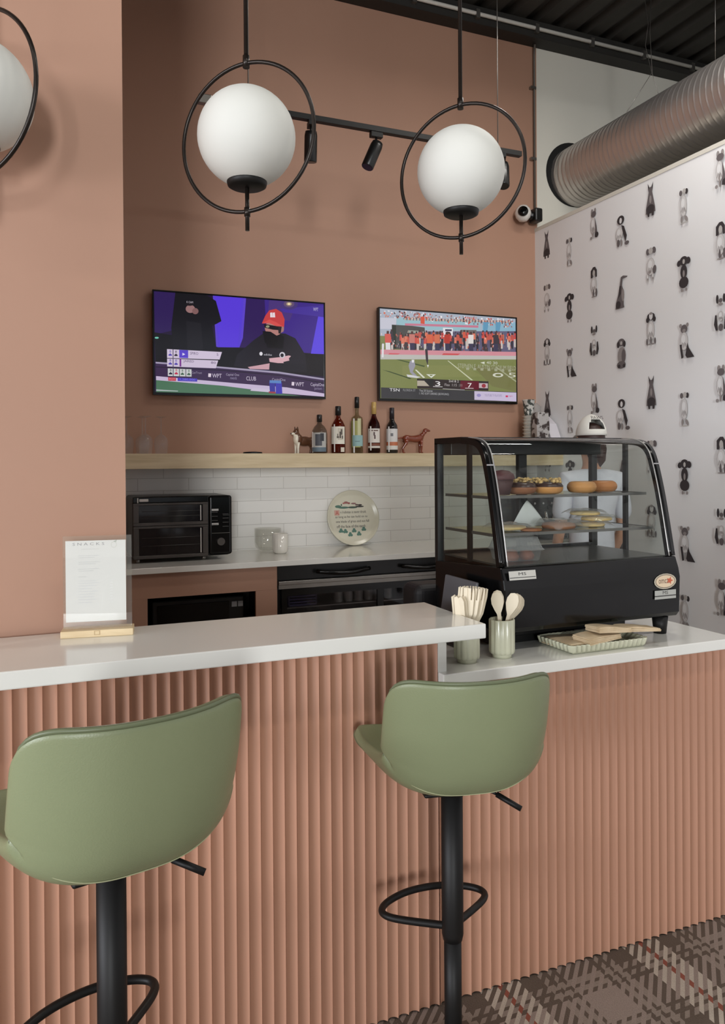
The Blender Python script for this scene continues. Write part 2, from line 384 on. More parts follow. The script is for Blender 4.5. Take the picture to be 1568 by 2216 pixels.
flutes(-1.43, .994, .004, .999, .0306, 'fluted_panel', t)
MB().box(-1.43, .994, YF+.031, 2.06, 0, .999).build('bar_body', mat('white_board', (214, 211, 200), .5, noise=.02), t)
partlabel(MB().box(.995, 1.020, YF-.002, 2.06, .9025, .999).build('end_panel', quartz, t), 'white end panel')
tag(MB().box(-1.43, 1.097, 1.778, 2.1315, 1.0, 1.039, .003).build('worktop', quartz), 'long raised white quartz bar top holding the menu stand, over the fluted panel', 'countertop')
t = thing('service_counter', 'lower terracotta fluted counter base to the right, under the pastry case', 'counter')
flutes(.998, 2.04, .004, .869, .0313, 'fluted_panel', t)
MB().box(.998, 2.04, YF+.031, 2.60, 0, .869).build('counter_body', MATS['white_board'], t)
tag(MB().box(.996, 2.055, 1.828, 2.62, .87, .9024, .003).build('worktop', quartz), 'lower white quartz worktop carrying the black pastry case and utensil cups', 'countertop')

# back counter run
tag(MB().box(.224, 3.48, 4.2885, YB-.013, .878, .91, .002).build('worktop', quartz), 'white quartz worktop along the tiled back wall under the wooden shelf', 'countertop')
t = thing('base_cabinet', 'terracotta painted cabinet under the toaster oven with a dark opening', 'cabinet', (.48, 4.32, 0))
x0, x1 = -.256, .797
MB().box(x0, x1, .0, .02, .742, .877).box(x0, .075, .0, .02, 0, .7415).box(.672, x1, .0, .02, 0, .7415).box(.0755, .6715, 0, .02, 0, .25).build('face_panel', M_terra, t)
MB().box(x0, x0+.018, .021, .58, 0, .877).box(x1-.018, x1, .021, .58, 0, .877).box(x0+.019, x1-.019, .57, .58, 0, .877).box(x0+.019, x1-.019, .021, .569, .23, .25).build('carcass', mat('dark_cabinet_inside', (48, 40, 36), .7, noise=.05), t)
t = thing('cash_safe', 'black box appliance set into the opening of the terracotta cabinet', 'appliance', (.85, 4.42, .251))
MB().box(-.26, .26, 0, .4, 0, .455, .008).build('body', M_plastic, t)
MB().box(-.23, .17, -.008, -.0005, .03, .43, .002).build('door', M_gloss, t)
o = MB().box(.185, .215, -.006, -.0005, .395, .425).box(.222, .25, -.006, -.0005, .395, .425).build('button', mat('grey_label', (150, 150, 150), .5), t); partlabel(o, 'small grey buttons')
t = thing('undercounter_cooler', 'black glass-door cooler with a steel strip under the back worktop', 'refrigerator', (1.285, 4.32, 0))
wd = 1.30
MB().box(0, wd, .02, .03, .79, .875).box(0, .02, .03, .58, .02, .875).box(wd-.02, wd, .03, .58, .02, .875).box(.021, wd-.021, .56, .58, .02, .875).box(.021, wd-.021, .03, .559, .02, .06).box(.021, wd-.021, .04, .559, .855, .875).build('cabinet_body', M_plastic, t)
partlabel(MB().box(0, wd, -.012, .0195, .765, .787, .003).box(0, wd, -.004, .0195, .742, .765).build('steel_strip', M_steel, t), 'brushed steel strip')
for cx in (.40, .95):
    h = [(cx-.17+.34*k/14, .0-.035*sin(pi*k/14), .832-.014*sin(pi*k/14)) for k in range(15)]
    MB().tube(h, .012, 10).build('handle', M_gloss, t)
MB().box(.02, wd-.02, .03, .54, .62, .626).build('shelf', M_steel, t)
MB().box(.02, wd-.02, .0, .019, .70, .741).box(.02, .05, 0, .019, .03, .70).box(wd-.05, wd-.02, 0, .019, .03, .70).box(.62, .66, 0, .019, .03, .70).build('door_frame', M_gloss, t)
MB().box(.051, .619, .006, .010, .03, .70).box(.661, wd-.051, .006, .010, .03, .70).build('door_glass', glassmat('cooler_glass', (226, 226, 228), .6), t)
o = MB()
for k in range(5): o.box(1.36+.0, 1.54, 4.38, 4.62, .627+k*.017, .627+k*.017+.009)
for xx in (1.36, 1.53): o.box(xx, xx+.01, 4.38, 4.62, .627, .71)
tag(o.build('crate', mat('violet_plastic', (84, 78, 120), .5, noise=.05)), 'small violet slatted crate inside the undercounter cooler', 'crate')
can0 = None
for k in range(12):
    loc = (1.68+.066*(k % 6)+(.0 if k < 6 else .02), 4.40 if k < 6 else 4.48, .6265)
    lab = ('silver drink can in the row of cans behind the cooler glass')
    if can0 is None:
        can0 = thing('drink_can', lab, 'can', loc, 0, 'drink cans in the cooler')
        MB().lathe([(0, 0), (.022, 0), (.027, .006), (.027, .1), (.022, .11), (0, .11)], 14).build('can_body', mat('can_silver', (190, 190, 186), .3, metal=.5, noise=.3, nscale=40), can0)
    else: dup(can0, loc)
can1 = thing('drink_can', 'red topped drink can standing right of the silver cans in the cooler', 'can', (2.17, 4.40, .6265))
MB().lathe([(0, 0), (.022, 0), (.027, .006), (.027, .1), (.022, .11), (0, .11)], 14).build('can_body', mat('can_red', (130, 56, 50), .35, noise=.3, nscale=40), can1)

# tiles
def tile_mat():
    m = bpy.data.materials.new('subway_tile'); m.use_nodes = True; nt = m.node_tree; N = nt.nodes; Lk = nt.links; b = N['Principled BSDF']
    tc = N.new('ShaderNodeTexCoord'); sp = N.new('ShaderNodeSeparateXYZ'); cb = N.new('ShaderNodeCombineXYZ'); Lk.new(tc.outputs['Object'], sp.inputs[0])
    ax = N.new('ShaderNodeMath'); ax.operation = 'ADD'; ax.inputs[1].default_value = -1.502+.3075*8; Lk.new(sp.outputs['X'], ax.inputs[0])
    az = N.new('ShaderNodeMath'); az.operation = 'ADD'; az.inputs[1].default_value = -.918+.0765*2; Lk.new(sp.outputs['Z'], az.inputs[0])
    Lk.new(ax.outputs[0], cb.inputs[0]); Lk.new(az.outputs[0], cb.inputs[1])
    br = N.new('ShaderNodeTexBrick'); Lk.new(cb.outputs[0], br.inputs[0]); br.offset = .5
    br.inputs['Scale'].default_value = 1; br.inputs['Brick Width'].default_value = .3075; br.inputs['Row Height'].default_value = .0765; br.inputs['Mortar Size'].default_value = .0017; br.inputs['Mortar Smooth'].default_value = .3
    br.inputs['Color1'].default_value = (*s2l((240, 238, 233)), 1); br.inputs['Color2'].default_value = (*s2l((235, 233, 228)), 1); br.inputs['Mortar'].default_value = (*s2l((198, 194, 188)), 1)
    Lk.new(br.outputs[0], b.inputs['Base Color']); b.inputs['Roughness'].default_value = .3
    bp = N.new('ShaderNodeBump'); bp.invert = True; bp.inputs['Strength'].default_value = .4; bp.inputs['Distance'].default_value = .002; Lk.new(br.outputs['Fac'], bp.inputs['Height']); Lk.new(bp.outputs[0], b.inputs['Normal'])
    return m
struct(MB().box(.224, XB-.001, YB-.012, YB-.0005, .60, 1.437).build('trim_3', tile_mat()))
def wood_mat(name, c1, c2, sc=(1, 12, 12), rough=.45):
    m = bpy.data.materials.new(name); m.use_nodes = True; nt = m.node_tree; N = nt.nodes; Lk = nt.links; b = N['Principled BSDF']
    tc = N.new('ShaderNodeTexCoord'); mp = N.new('ShaderNodeMapping'); mp.inputs['Scale'].default_value = sc; Lk.new(tc.outputs['Object'], mp.inputs[0])
    n = N.new('ShaderNodeTexNoise'); n.inputs['Scale'].default_value = 3; n.inputs['Detail'].default_value = 6; n.inputs['Distortion'].default_value = .6; Lk.new(mp.outputs[0], n.inputs[0])
    cr = N.new('ShaderNodeValToRGB'); cr.color_ramp.elements[0].color = (*s2l(c1), 1); cr.color_ramp.elements[1].color = (*s2l(c2), 1); cr.color_ramp.elements[0].position = .3; cr.color_ramp.elements[1].position = .7
    Lk.new(n.outputs['Fac'], cr.inputs[0]); Lk.new(cr.outputs[0], b.inputs['Base Color']); b.inputs['Roughness'].default_value = rough; return m
M_oak = wood_mat('pale_oak', (196, 176, 140), (216, 198, 164))
tag(MB().box(.224, XB-.001, 4.60, YB-.0005, 1.4375, 1.5255, .0015).build('wall_shelf', M_oak), 'long thick pale wood shelf on the back wall holding bottles and glasses', 'shelf')

# ------------------------------------------------------------------ televisions
def tv(name, label, x0, ztop, x1, zbot, y, painter, emit):
    t = thing(name, label, 'television', (x0, y, zbot)); w = x1-x0; h = ztop-zbot
    MB().box(0, w, .0, .03, 0, h, .003).box(.25, w-.25, .031, YB-y-.001, .15, h-.15).build('case', M_plastic, t)
    b = .009
    MB().box(0, w, -.006, -.0002, h-b, h).box(0, w, -.006, -.0002, 0, .016).box(0, b, -.006, -.0002, .0165, h-b-.0005).box(w-b, w, -.006, -.0002, .0165, h-b-.0005).build('bezel', M_gloss, t)
    P = Paint((b, -.0004, .0165), (w-2*b, 0, 0), (0, 0, h-b-.017), step=.00001, clip=True)
    painter(P); o = P.build('screen', paintmat('screen_image', emit, .12), t)
    return t
def conv(TL, TR, BR, BL):
    def q(x, y):
        u = (x-TL[0])/(TR[0]-TL[0]); u = max(-.1, min(1.1, u)); yt = TL[1]+(TR[1]-TL[1])*u; yb = BL[1]+(BR[1]-BL[1])*u
        return (u, 1-(y-yt)/(yb-yt))
    return q
def draw(P, q, pts, c): P.poly([q(*p) for p in pts], c)
def de(P, q, cx, cy, rx, ry, c, rot=0, n=20):
    P.poly([q(cx+rx*cos(t)*cos(rot)-ry*sin(t)*sin(rot), cy+rx*cos(t)*sin(rot)+ry*sin(t)*cos(rot)) for t in [2*pi*k/n for k in range(n)]], c)
def dt(P, q, s_, x0, y0, x1, y1, c):
    a = q(x0, y1); b_ = q(x1, y0); P.text(s_, a[0], a[1], b_[0], b_[1], c)
def poker(P):
    q = conv((45, 95), (1490, 190), (1495, 972), (58, 942))
    P.rect(0, 0, 1, 1, (34, 22, 52))
    D = lambda pts, c: draw(P, q, pts, c)
    D([(45, 95), (230, 100), (200, 420), (50, 460)], (46, 28, 84))
    for i, c in enumerate([(92, 66, 200), (86, 60, 208), (88, 58, 214)]):
        D([(520+i*10, 120), (800-i*20, 140), (765-i*20, 560), (545+i*15, 560)], c)
    D([(800, 140), (1000, 150), (940, 560), (740, 560), (770, 480)], (48, 28, 86)); D([(960, 150), (1490, 190), (1490, 610), (1280, 600), (980, 560)], (62, 40, 132))
    D([(1000, 160), (1250, 170), (1180, 330), (980, 330)], (74, 52, 120)); D([(1440, 290), (1492, 230), (1492, 612), (1370, 608)], (92, 70, 220))
    D([(1090, 230), (1490, 200), (1490, 300), (1130, 260)], (70, 50, 150))
    D([(45, 440), (300, 480), (560, 560), (900, 570), (1495, 620), (1495, 800), (55, 700)], (20, 17, 22))
    D([(215, 95), (470, 100), (545, 170), (590, 340), (545, 365), (510, 380), (545, 560), (520, 640), (200, 640), (180, 400)], (22, 20, 26))
    D([(300, 340), (420, 360), (440, 620), (310, 620)], (30, 28, 34))
    de(P, q, 335, 240, 38, 34, (150, 112, 112)); de(P, q, 375, 258, 26, 26, (128, 92, 92)); de(P, q, 330, 200, 30, 14, (30, 24, 30)); P.text('K CAM', *q(305, 190), *q(357, 176), (190, 180, 190))
    de(P, q, 65, 486, 16, 8, (110, 190, 170))
    # seated player in a red cap
    D([(720, 620), (860, 500), (960, 430), (1140, 440), (1230, 480), (1320, 620), (1330, 760), (1000, 770), (690, 720)], (32, 29, 38))
    D([(950, 430), (1000, 415), (1085, 440), (1130, 470), (1120, 570), (980, 560)], (20, 18, 24))
    de(P, q, 1040, 395, 80, 66, (176, 124, 118)); D([(940, 420), (1010, 425), (1080, 468), (1060, 560), (960, 520)], (19, 17, 22))
    D([(950, 360), (1080, 380), (1085, 412), (1030, 408), (960, 392)], (28, 26, 32)); de(P, q, 985, 382, 16, 10, (150, 150, 120)); de(P, q, 1115, 395, 14, 34, (160, 118, 112))
    D([(1075, 370), (1110, 375), (1100, 440), (1080, 440)], (40, 34, 40))
    D([(935, 355), (965, 290), (1000, 245), (1060, 232), (1110, 262), (1135, 320), (1130, 385), (1060, 360), (1000, 340)], (196, 64, 66)); D([(935, 357), (1000, 322), (1060, 345), (1120, 382), (1060, 378), (1000, 352)], (214, 80, 78))
    for a in (0, 1): D([(1008+a*22, 265), (1026+a*22, 262), (1030+a*22, 304), (1008+a*22, 304)], (230, 214, 220))
    D([(995, 650), (1090, 640), (1170, 625), (1190, 630), (1170, 650), (1175, 668), (1120, 680), (1130, 698), (1000, 680)], (212, 168, 176)); D([(810, 725), (900, 710), (1000, 692), (995, 745), (830, 742)], (200, 156, 166))
    de(P, q, 925, 612, 14, 16, (220, 216, 224)); dt(P, q, 'adidas', 950, 612, 1020, 626, (190, 186, 196)); de(P, q, 1112, 622, 26, 26, (200, 196, 206)); de(P, q, 1110, 624, 15, 16, (32, 29, 38))
    D([(1000, 690), (1130, 690), (1330, 700), (1330, 765), (1000, 765)], (28, 26, 34)); D([(810, 740), (1000, 746), (1000, 760), (800, 748)], (30, 28, 60))
    # room lamp's reflection painted into the picture, table rail and felt
    for rr, c in ((80, (70, 54, 120)), (48, (98, 78, 112)), (26, (160, 140, 120)), (14, (236, 218, 170))): de(P, q, 1175, 190, rr, rr*.62, c)
    D([(55, 690), (600, 725), (1080, 765), (1495, 820), (1495, 950), (55, 825)], (58, 40, 74))
    D([(55, 688), (560, 722), (1080, 762), (1495, 818), (1495, 832), (1080, 778), (560, 736), (55, 702)], (160, 150, 176))
    D([(55, 735), (600, 760), (1100, 800), (1495, 862), (1495, 850), (1100, 790), (600, 750), (55, 726)], (40, 28, 52))
    D([(57, 808), (700, 862), (1150, 895), (1495, 945), (1495, 975), (1100, 945), (600, 885), (57, 842)], (196, 180, 208))
    D([(57, 842), (600, 885), (1000, 935), (1280, 972), (57, 945)], (74, 112, 86)); D([(57, 920), (230, 930), (230, 936), (57, 932)], (170, 180, 180))
    D([(850, 900), (1040, 915), (1040, 940), (830, 925)], (200, 188, 210))
    for x_, y_ in ((478, 795), (1195, 862)):
        D([(x_, y_-14), (x_+24, y_-12), (x_+20, y_+18), (x_-2, y_+16)], (220, 206, 220)); dt(P, q, 'WPT', x_+32, y_-10, x_+110, y_+22, (206, 194, 214))
    dt(P, q, 'CLUB', 796, 806, 880, 838, (200, 188, 208)); dt(P, q, 'Capital One', 625, 782, 735, 804, (170, 160, 184)); dt(P, q, 'rewards', 660, 806, 715, 830, (140, 130, 160))
    dt(P, q, 'CanTrust', 340, 768, 425, 784, (150, 140, 164)); dt(P, q, 'CapitalOne', 1365, 858, 1490, 890, (190, 180, 200)); dt(P, q, 'partners', 1400, 896, 1470, 920, (140, 130, 160)); dt(P, q, 'CapitalOne', 1020, 820, 1138, 846, (170, 160, 184))
    D([(995, 850), (1045, 850), (1048, 940), (1000, 938)], (56, 54, 150)); D([(1050, 850), (1105, 852), (1110, 950), (1052, 948)], (62, 56, 170)); D([(998, 835), (1100, 838), (1100, 862), (998, 858)], (90, 130, 190)); D([(990, 930), (1050, 932), (1050, 948), (990, 944)], (150, 60, 70))
    # score panels
    D([(145, 580), (592, 600), (572, 664), (145, 655)], (206, 192, 214)); D([(145, 660), (560, 672), (540, 738), (145, 726)], (204, 190, 212)); D([(150, 742), (340, 748), (340, 810), (150, 806)], (198, 200, 200))
    D([(242, 585), (314, 588), (314, 655), (242, 652)], (88, 66, 196)); D([(244, 660), (258, 660), (258, 726), (244, 726)], (120, 50, 140)); D([(268, 610), (290, 622), (268, 634)], (226, 220, 244))
    D([(190, 580), (196, 580), (196, 806), (190, 806)], (70, 60, 90)); D([(240, 742), (246, 742), (246, 808), (240, 808)], (90, 80, 100)); D([(291, 744), (297, 744), (297, 810), (291, 810)], (90, 80, 100))
    dt(P, q, 'SPIRO', 330, 604, 396, 624, (96, 78, 110)); dt(P, q, 'JARED', 275, 672, 360, 694, (96, 78, 110)); dt(P, q, '5', 548, 612, 562, 632, (96, 78, 110)); dt(P, q, '80', 500, 682, 540, 700, (96, 78, 110))
    for x_, y_, c in ((170, 628, (82, 66, 170)), (216, 630, (40, 34, 44)), (170, 702, (82, 66, 170)), (216, 704, (82, 66, 170)), (172, 785, (46, 34, 60)), (217, 784, (190, 40, 80)), (266, 788, (66, 96, 76)), (318, 790, (66, 96, 76))):
        de(P, q, x_-6, y_+2, 8, 7, c); de(P, q, x_+6, y_+2, 8, 7, c); D([(x_-10, y_-1), (x_, y_-14), (x_+10, y_-1)], c); dt(P, q, '8', x_-6, y_-38, x_+7, y_-18, c)
    D([(152, 816), (214, 818), (214, 848), (152, 846)], (190, 60, 76)); D([(228, 820), (386, 826), (386, 852), (228, 848)], (70, 58, 176)); dt(P, q, 'POT', 160, 824, 206, 840, (226, 160, 170)); dt(P, q, '1,280,000', 246, 828, 370, 844, (130, 120, 220))
    dt(P, q, 'WPT', 1394, 222, 1440, 248, (190, 184, 220))
def football(P):
    q = conv((92, 122), (1455, 215), (1460, 1055), (102, 1035)); R = random.Random(4)
    D = lambda pts, c: draw(P, q, pts, c)
    P.rect(0, 0, 1, 1, (124, 128, 80))
    def top(x): return 122+(x-92)*.068
    D([(90, 120), (1456, 214), (1456, 420), (90, 400)], (168, 176, 190)); D([(250, 215), (1080, 240), (1080, 340), (250, 330)], (150, 186, 196)); D([(1100, 250), (1456, 250), (1456, 360), (1100, 350)], (138, 176, 196))
    cols = [(196, 72, 60), (210, 110, 84), (226, 220, 222), (70, 52, 56), (190, 140, 130), (150, 90, 84), (232, 226, 230), (120, 110, 120)]
    for k in range(260):
        x_ = R.uniform(95, 1440); y_ = top(x_)+R.uniform(8, 80); c = R.choice(cols); w_ = R.uniform(6, 18); P.k -= .6
        D([(x_, y_), (x_+w_, y_+1), (x_+w_, y_+R.uniform(8, 22)), (x_, y_+R.uniform(8, 22))], c)
    for k in range(70):
        x_ = 330+k*15.5; y_ = 212+(x_-330)*.02; P.k -= .6; D([(x_, y_), (x_+8, y_), (x_+8, y_+26), (x_, y_+26)], (104, 60, 52) if k % 2 else (206, 150, 120))
    D([(95, 215), (250, 220), (240, 330), (95, 330)], (196, 196, 208)); D([(480, 200), (520, 200), (520, 275), (480, 270)], (208, 84, 60))
    D([(330, 270), (1060, 285), (1060, 308), (330, 292)], (196, 120, 142))
    for x_ in (1110, 1240): D([(x_, 250), (x_+60, 250), (x_+40, 350), (x_, 350)], (96, 150, 182))
    # sideline tents and players
    D([(205, 285), (400, 295), (520, 310), (530, 540), (205, 530)], (76, 74, 72)); D([(205, 285), (245, 290), (245, 530), (205, 520)], (42, 46, 40)); D([(360, 340), (460, 345), (460, 370), (350, 365)], (150, 156, 146))
    D([(530, 350), (1460, 340), (1456, 560), (530, 560)], (96, 92, 118))
    D([(880, 330), (1040, 330), (1040, 470), (880, 470)], (110, 106, 104)); D([(700, 310), (800, 315), (795, 480), (700, 470)], (222, 220, 226)); D([(722, 325), (790, 326), (786, 345), (722, 345)], (60, 56, 80)); D([(1190, 370), (1330, 375), (1330, 470), (1190, 470)], (190, 110, 80))
    for k in range(80):
        x_ = R.uniform(100, 1445); y_ = R.uniform(350, 420); P.k -= .6; c = R.choice([(206, 90, 70), (200, 76, 70), (214, 120, 96), (60, 52, 60), (190, 84, 72)])
        D([(x_-12, y_), (x_+14, y_), (x_+18, y_+60), (x_-14, y_+60)], c); D([(x_-12, y_+60), (x_+12, y_+60), (x_+10, y_+140), (x_-10, y_+140)], R.choice([(70, 58, 62), (196, 186, 180), (50, 46, 56), (90, 84, 110)])); D([(x_-6, y_-20), (x_+8, y_-20), (x_+8, y_), (x_-6, y_)], (70, 44, 44))
    for k in range(170):
        x_ = R.uniform(100, 1445); y_ = R.uniform(345, 540); P.k -= .6; w_ = R.uniform(3, 9); D([(x_, y_), (x_+w_, y_), (x_+w_, y_+R.uniform(8, 30)), (x_, y_+R.uniform(8, 30))], R.choice([(180, 84, 70), (226, 200, 196), (60, 50, 56), (120, 104, 110), (210, 120, 100), (90, 86, 120)]))
    for x_, c in ((165, (206, 90, 80)), (395, (196, 120, 110)), (565, (210, 100, 70)), (740, (180, 60, 50)), (980, (220, 214, 210)), (1240, (60, 52, 60)), (640, (206, 110, 80))):
        D([(x_-28, 380), (x_+28, 380), (x_+26, 470), (x_-26, 470)], c); D([(x_-22, 470), (x_+22, 470), (x_+26, 570), (x_-18, 570)], (60, 56, 80) if x_ != 165 else (220, 216, 216)); D([(x_-10, 350), (x_+12, 350), (x_+12, 380), (x_-10, 380)], (80, 54, 52))
    D([(95, 540), (1456, 550), (1456, 600), (95, 590)], (206, 140, 150)); D([(700, 570), (870, 572), (830, 600), (680, 598)], (200, 80, 84)); D([(180, 575), (280, 578), (240, 600), (160, 598)], (206, 90, 100)); D([(95, 590), (1456, 590), (1456, 628), (95, 640)], (186, 184, 178))
    D([(95, 640), (1456, 626), (1458, 1000), (98, 1000)], (122, 128, 76)); D([(300, 700), (900, 690), (1100, 800), (300, 830)], (128, 132, 80)); D([(1000, 700), (1456, 700), (1456, 950), (1200, 900)], (116, 116, 72))
    D([(740, 645), (752, 645), (1000, 840), (980, 840)], (196, 198, 168)); D([(1230, 705), (1250, 705), (1456, 840), (1456, 856)], (160, 162, 130)); D([(420, 740), (436, 740), (520, 820), (500, 824)], (210, 212, 196))
    D([(240, 640), (280, 640), (520, 700), (510, 712)], (70, 84, 46)); D([(110, 745), (180, 760), (390, 830), (370, 836)], (60, 74, 42)); D([(110, 480), (130, 480), (124, 620), (108, 620)], (220, 218, 222))
    # runner, referee, field numbers
    D([(375, 650), (415, 645), (425, 700), (400, 760), (440, 800), (420, 815), (375, 770), (360, 700)], (150, 148, 160)); D([(390, 640), (415, 640), (412, 668), (392, 668)], (226, 224, 228)); D([(340, 790), (390, 795), (480, 815), (440, 825), (350, 815)], (206, 206, 206)); D([(520, 530), (545, 530), (550, 640), (545, 700), (528, 640)], (58, 52, 56)); D([(538, 690), (556, 690), (548, 720)], (220, 220, 220))
    D([(530, 785), (625, 785), (580, 822)], (214, 216, 204)); D([(560, 790), (600, 792), (575, 806)], (122, 128, 76))
    de(P, q, 1260, 785, 56, 22, (206, 206, 190)); de(P, q, 1262, 785, 32, 12, (116, 118, 74)); dt(P, q, '5', 1370, 762, 1452, 806, (206, 206, 190))
    D([(1075, 662), (1120, 650), (1120, 676)], (210, 212, 196)); dt(P, q, '40 30', 1140, 650, 1255, 674, (200, 202, 186)); dt(P, q, 'STEPHEN F. AUSTIN STADIUM FIELD', 845, 694, 1452, 716, (168, 170, 144)); dt(P, q, '- - - - - - -', 930, 728, 1400, 736, (160, 162, 134))
    # score strip
    D([(440, 830), (1160, 850), (1158, 945), (442, 930)], (46, 38, 38)); D([(442, 850), (560, 852), (560, 905), (442, 905)], (176, 166, 150)); D([(870, 846), (1060, 850), (1060, 935), (870, 930)], (96, 24, 40)); D([(1060, 868), (1152, 870), (1152, 920), (1060, 918)], (190, 170, 174)); de(P, q, 1110, 895, 22, 20, (150, 50, 62))
    D([(490, 830), (600, 832), (600, 905), (560, 905)], (38, 38, 38))
    dt(P, q, '3', 618, 856, 668, 902, (236, 232, 232)); dt(P, q, '7', 944, 870, 986, 914, (236, 232, 232)); dt(P, q, '2nd & 2', 752, 840, 852, 862, (206, 200, 200)); dt(P, q, 'Flex  1:15  :11', 712, 880, 885, 902, (176, 168, 168)); dt(P, q, '_______', 596, 908, 690, 912, (200, 196, 196)); dt(P, q, '_______', 918, 920, 1004, 924, (200, 196, 196)); D([(692, 926), (912, 936), (912, 944), (692, 934)], (150, 146, 146))
    D([(98, 925), (1460, 955), (1462, 1058), (98, 1040)], (56, 55, 58)); D([(1012, 950), (1460, 960), (1460, 1050), (1012, 1038)], (196, 184, 210))
    dt(P, q, 'TSN', 178, 934, 272, 962, (226, 224, 226)); dt(P, q, 'FLORIDA ST', 306, 940, 424, 960, (150, 150, 152)); dt(P, q, 'Top 25 Scores', 462, 944, 590, 966, (190, 190, 192)); dt(P, q, '1. NO SOFT DRINKS (BOWLING)', 462, 974, 752, 998, (170, 170, 172)); dt(P, q, 'YOUTUBE TV PLAYOFFS', 1118, 982, 1300, 1002, (140, 126, 160)); D([(1340, 990), (1365, 990), (1365, 1008), (1340, 1008)], (200, 50, 90)); dt(P, q, 'rogers', 1370, 992, 1415, 1006, (190, 70, 110)); de(P, q, 1058, 992, 22, 16, (150, 140, 190))
tv('television', 'left wall television showing a card player in a red cap on purple', .671, 2.5274, 1.786, 1.888, 4.885, poker, .95)
tv('television', 'right wall television showing a football game with the score 3 to 7', 2.174, 2.5274, 3.289, 1.888, 4.885, football, .95)

# ------------------------------------------------------------------ pendants
M_globe = mat('opal_glass', (216, 216, 209), .6, spec=.25, noise=.01)
def pendant(x, az, label):
    t = thing('pendant_light', label, 'lamp', (x, 2.0, 2.317), az, 'globe pendants over the bar'); R = .193
    ring = [(R*cos(a), 0, R*sin(a)) for a in [2*pi*k/72 for k in range(72)]]
    MB().tube(ring, .0052, 10, closed=True).build('ring', M_ring, t)
    g = .127
    MB().lathe([(g*sin(pi*k/28)+1e-9 if 0 < k < 28 else 0, -g*cos(pi*k/28)) for k in range(29)], 48).build('globe', M_globe, t)
    MB().lathe([(0, -.131), (.043, -.131), (.050, -.127), (.052, -.119), (.052, -.112), (.0, -.112)], 36).build('globe_cap', M_black, t)
    MB().tube([(0, 0, -.131), (0, 0, -.243)], .0055, 12).tube([(0, 0, -.183), (0, 0, -.206)], .008, 12).build('lower_stem', M_ring, t)
    MB().tube([(0, 0, .206), (0, 0, ZT-2.317)], .0058, 12).tube([(0, 0, .181), (0, 0, .212)], .009, 12).build('rod', M_ring, t)
pendant(-.118, radians(-48), 'globe pendant cut off by the left edge, in front of the pillar')
pendant(.518, radians(-44), 'middle white globe pendant in a dark ring, above the left television')
pendant(1.157, radians(-52), 'right white globe pendant in a dark ring, nearest the air duct')

# ------------------------------------------------------------------ ceiling services
t = thing('light_track', 'black ceiling light track hanging behind the globe pendants', 'lamp', (0, 3.9, 0))
MB().box(.80, 2.66, -.017, .017, 3.262, 3.292, .002).build('rail', M_black, t)
partlabel(MB().box(.765, .83, -.02, .02, 3.256, 3.30, .004).build('end_feed', M_steel, t), 'grey metal end feed')
for cx in (1.02, 2.504): MB().tube([(cx, 0, 3.29), (cx, 0, ZT)], .003 if cx > 2 else .004, 8).build('suspension_cable', M_steel, t)
def head(x, yaw, tilt, label):
    h = thing('track_spotlight', label, 'lamp', (x, 3.9, 3.262), yaw, 'spotlights on the track')
    MB().box(-.035, .035, -.016, .016, -.03, -.001, .003).tube([(0, 0, -.03), (0, 0, -.075)], .006, 10).build('bracket', M_black, h)
    d = Vector((sin(tilt), 0, -cos(tilt))); p = Vector((0, 0, -.075))
    MB().tube([p-d*.02, p+d*.002, p+d*.13, p+d*.135], 0, 20, rads=[.03, .034, .034, .031]).build('spot_can', M_plastic, h)
head(1.355, radians(80), radians(10), 'spotlight half hidden behind the ring of the middle globe pendant')
head(1.73, radians(0), radians(-24), 'spotlight hanging between the two globe pendants, tilted down to the left')
head(2.54, radians(60), radians(-18), 'spotlight half hidden behind the right globe pendant')
# housings of the added fill lamps, unseen above the frame
for k, (lx, ly, lz, le) in enumerate(FILL_LAMPS):
    h = thing('added_fill_lamp', 'added unseen fill lamp above the %s' % ['back aisle', 'stools, middle', 'seating area, right', 'seating area, left'][k], 'lamp', (lx, ly, lz), 0, 'added fill lamps')
    MB().box(-.6, .6, -.09, .09, 0, .06, .004).build('housing', M_white, h)
    for cx in (-.5, .5): MB().tube([(cx, 0, .06), (cx, 0, ZT-lz)], .002, 6).build('suspension_cable', M_steel, h)
# spiral duct
DX, DZ, DR = 3.855, 3.645, .222
def duct(i, j):
    th = 2*pi*i; y = 4.925-j*3.9; ph = ((y/.045)-i) % 1.0; r = DR+(.0035 if ph < .18 else 0)
    return Vector((DX+r*cos(th), y, DZ+r*sin(th)))
mb = MB(); mb.grid(duct, 40, 900, closed_u=True)
t = thing('air_duct', 'large round spiral steel duct running out of the white wall', 'duct')
mb.build('duct_pipe', mat('galvanised_steel', (206, 200, 196), .36, metal=.88, noise=.08, nscale=5), t)
partlabel(MB().tube([(DX-.02, 4.928, DZ+.02), (DX-.02, 4.9255, DZ+.02)], 0, 40, rads=[.245, .245]).build('wall_hole', mat('dark_gap', (14, 13, 12), .8), t), 'dark gap in the wall round the duct')
def wire(pts, label):
    tag(MB().tube(pts, .0022, 6).build('hanger_wire', M_steel), label, 'wire', 'duct hanger wires')
wire([(3.86, 4.19, ZT), (3.90, 4.19, 4.45), (3.87, 4.185, 4.3), (3.92, 4.18, 4.12), (3.72, 4.20, 3.83)], 'wire from the ceiling to the far end of the duct, left strand of the fork')
wire([(3.93, 4.19, ZT), (3.915, 4.19, 4.4), (3.925, 4.18, 4.115), (4.02, 4.15, 3.80)], 'wire from the ceiling to the far end of the duct, right strand of the fork')
wire([(3.86, 3.6, ZT), (3.88, 3.6, 4.3), (3.9, 3.62, 3.87)], 'wire holding the duct near the right edge of the photo')
t = thing('ceiling_conduit', 'long grey steel conduit under the dark ceiling along the back wall', 'pipe')
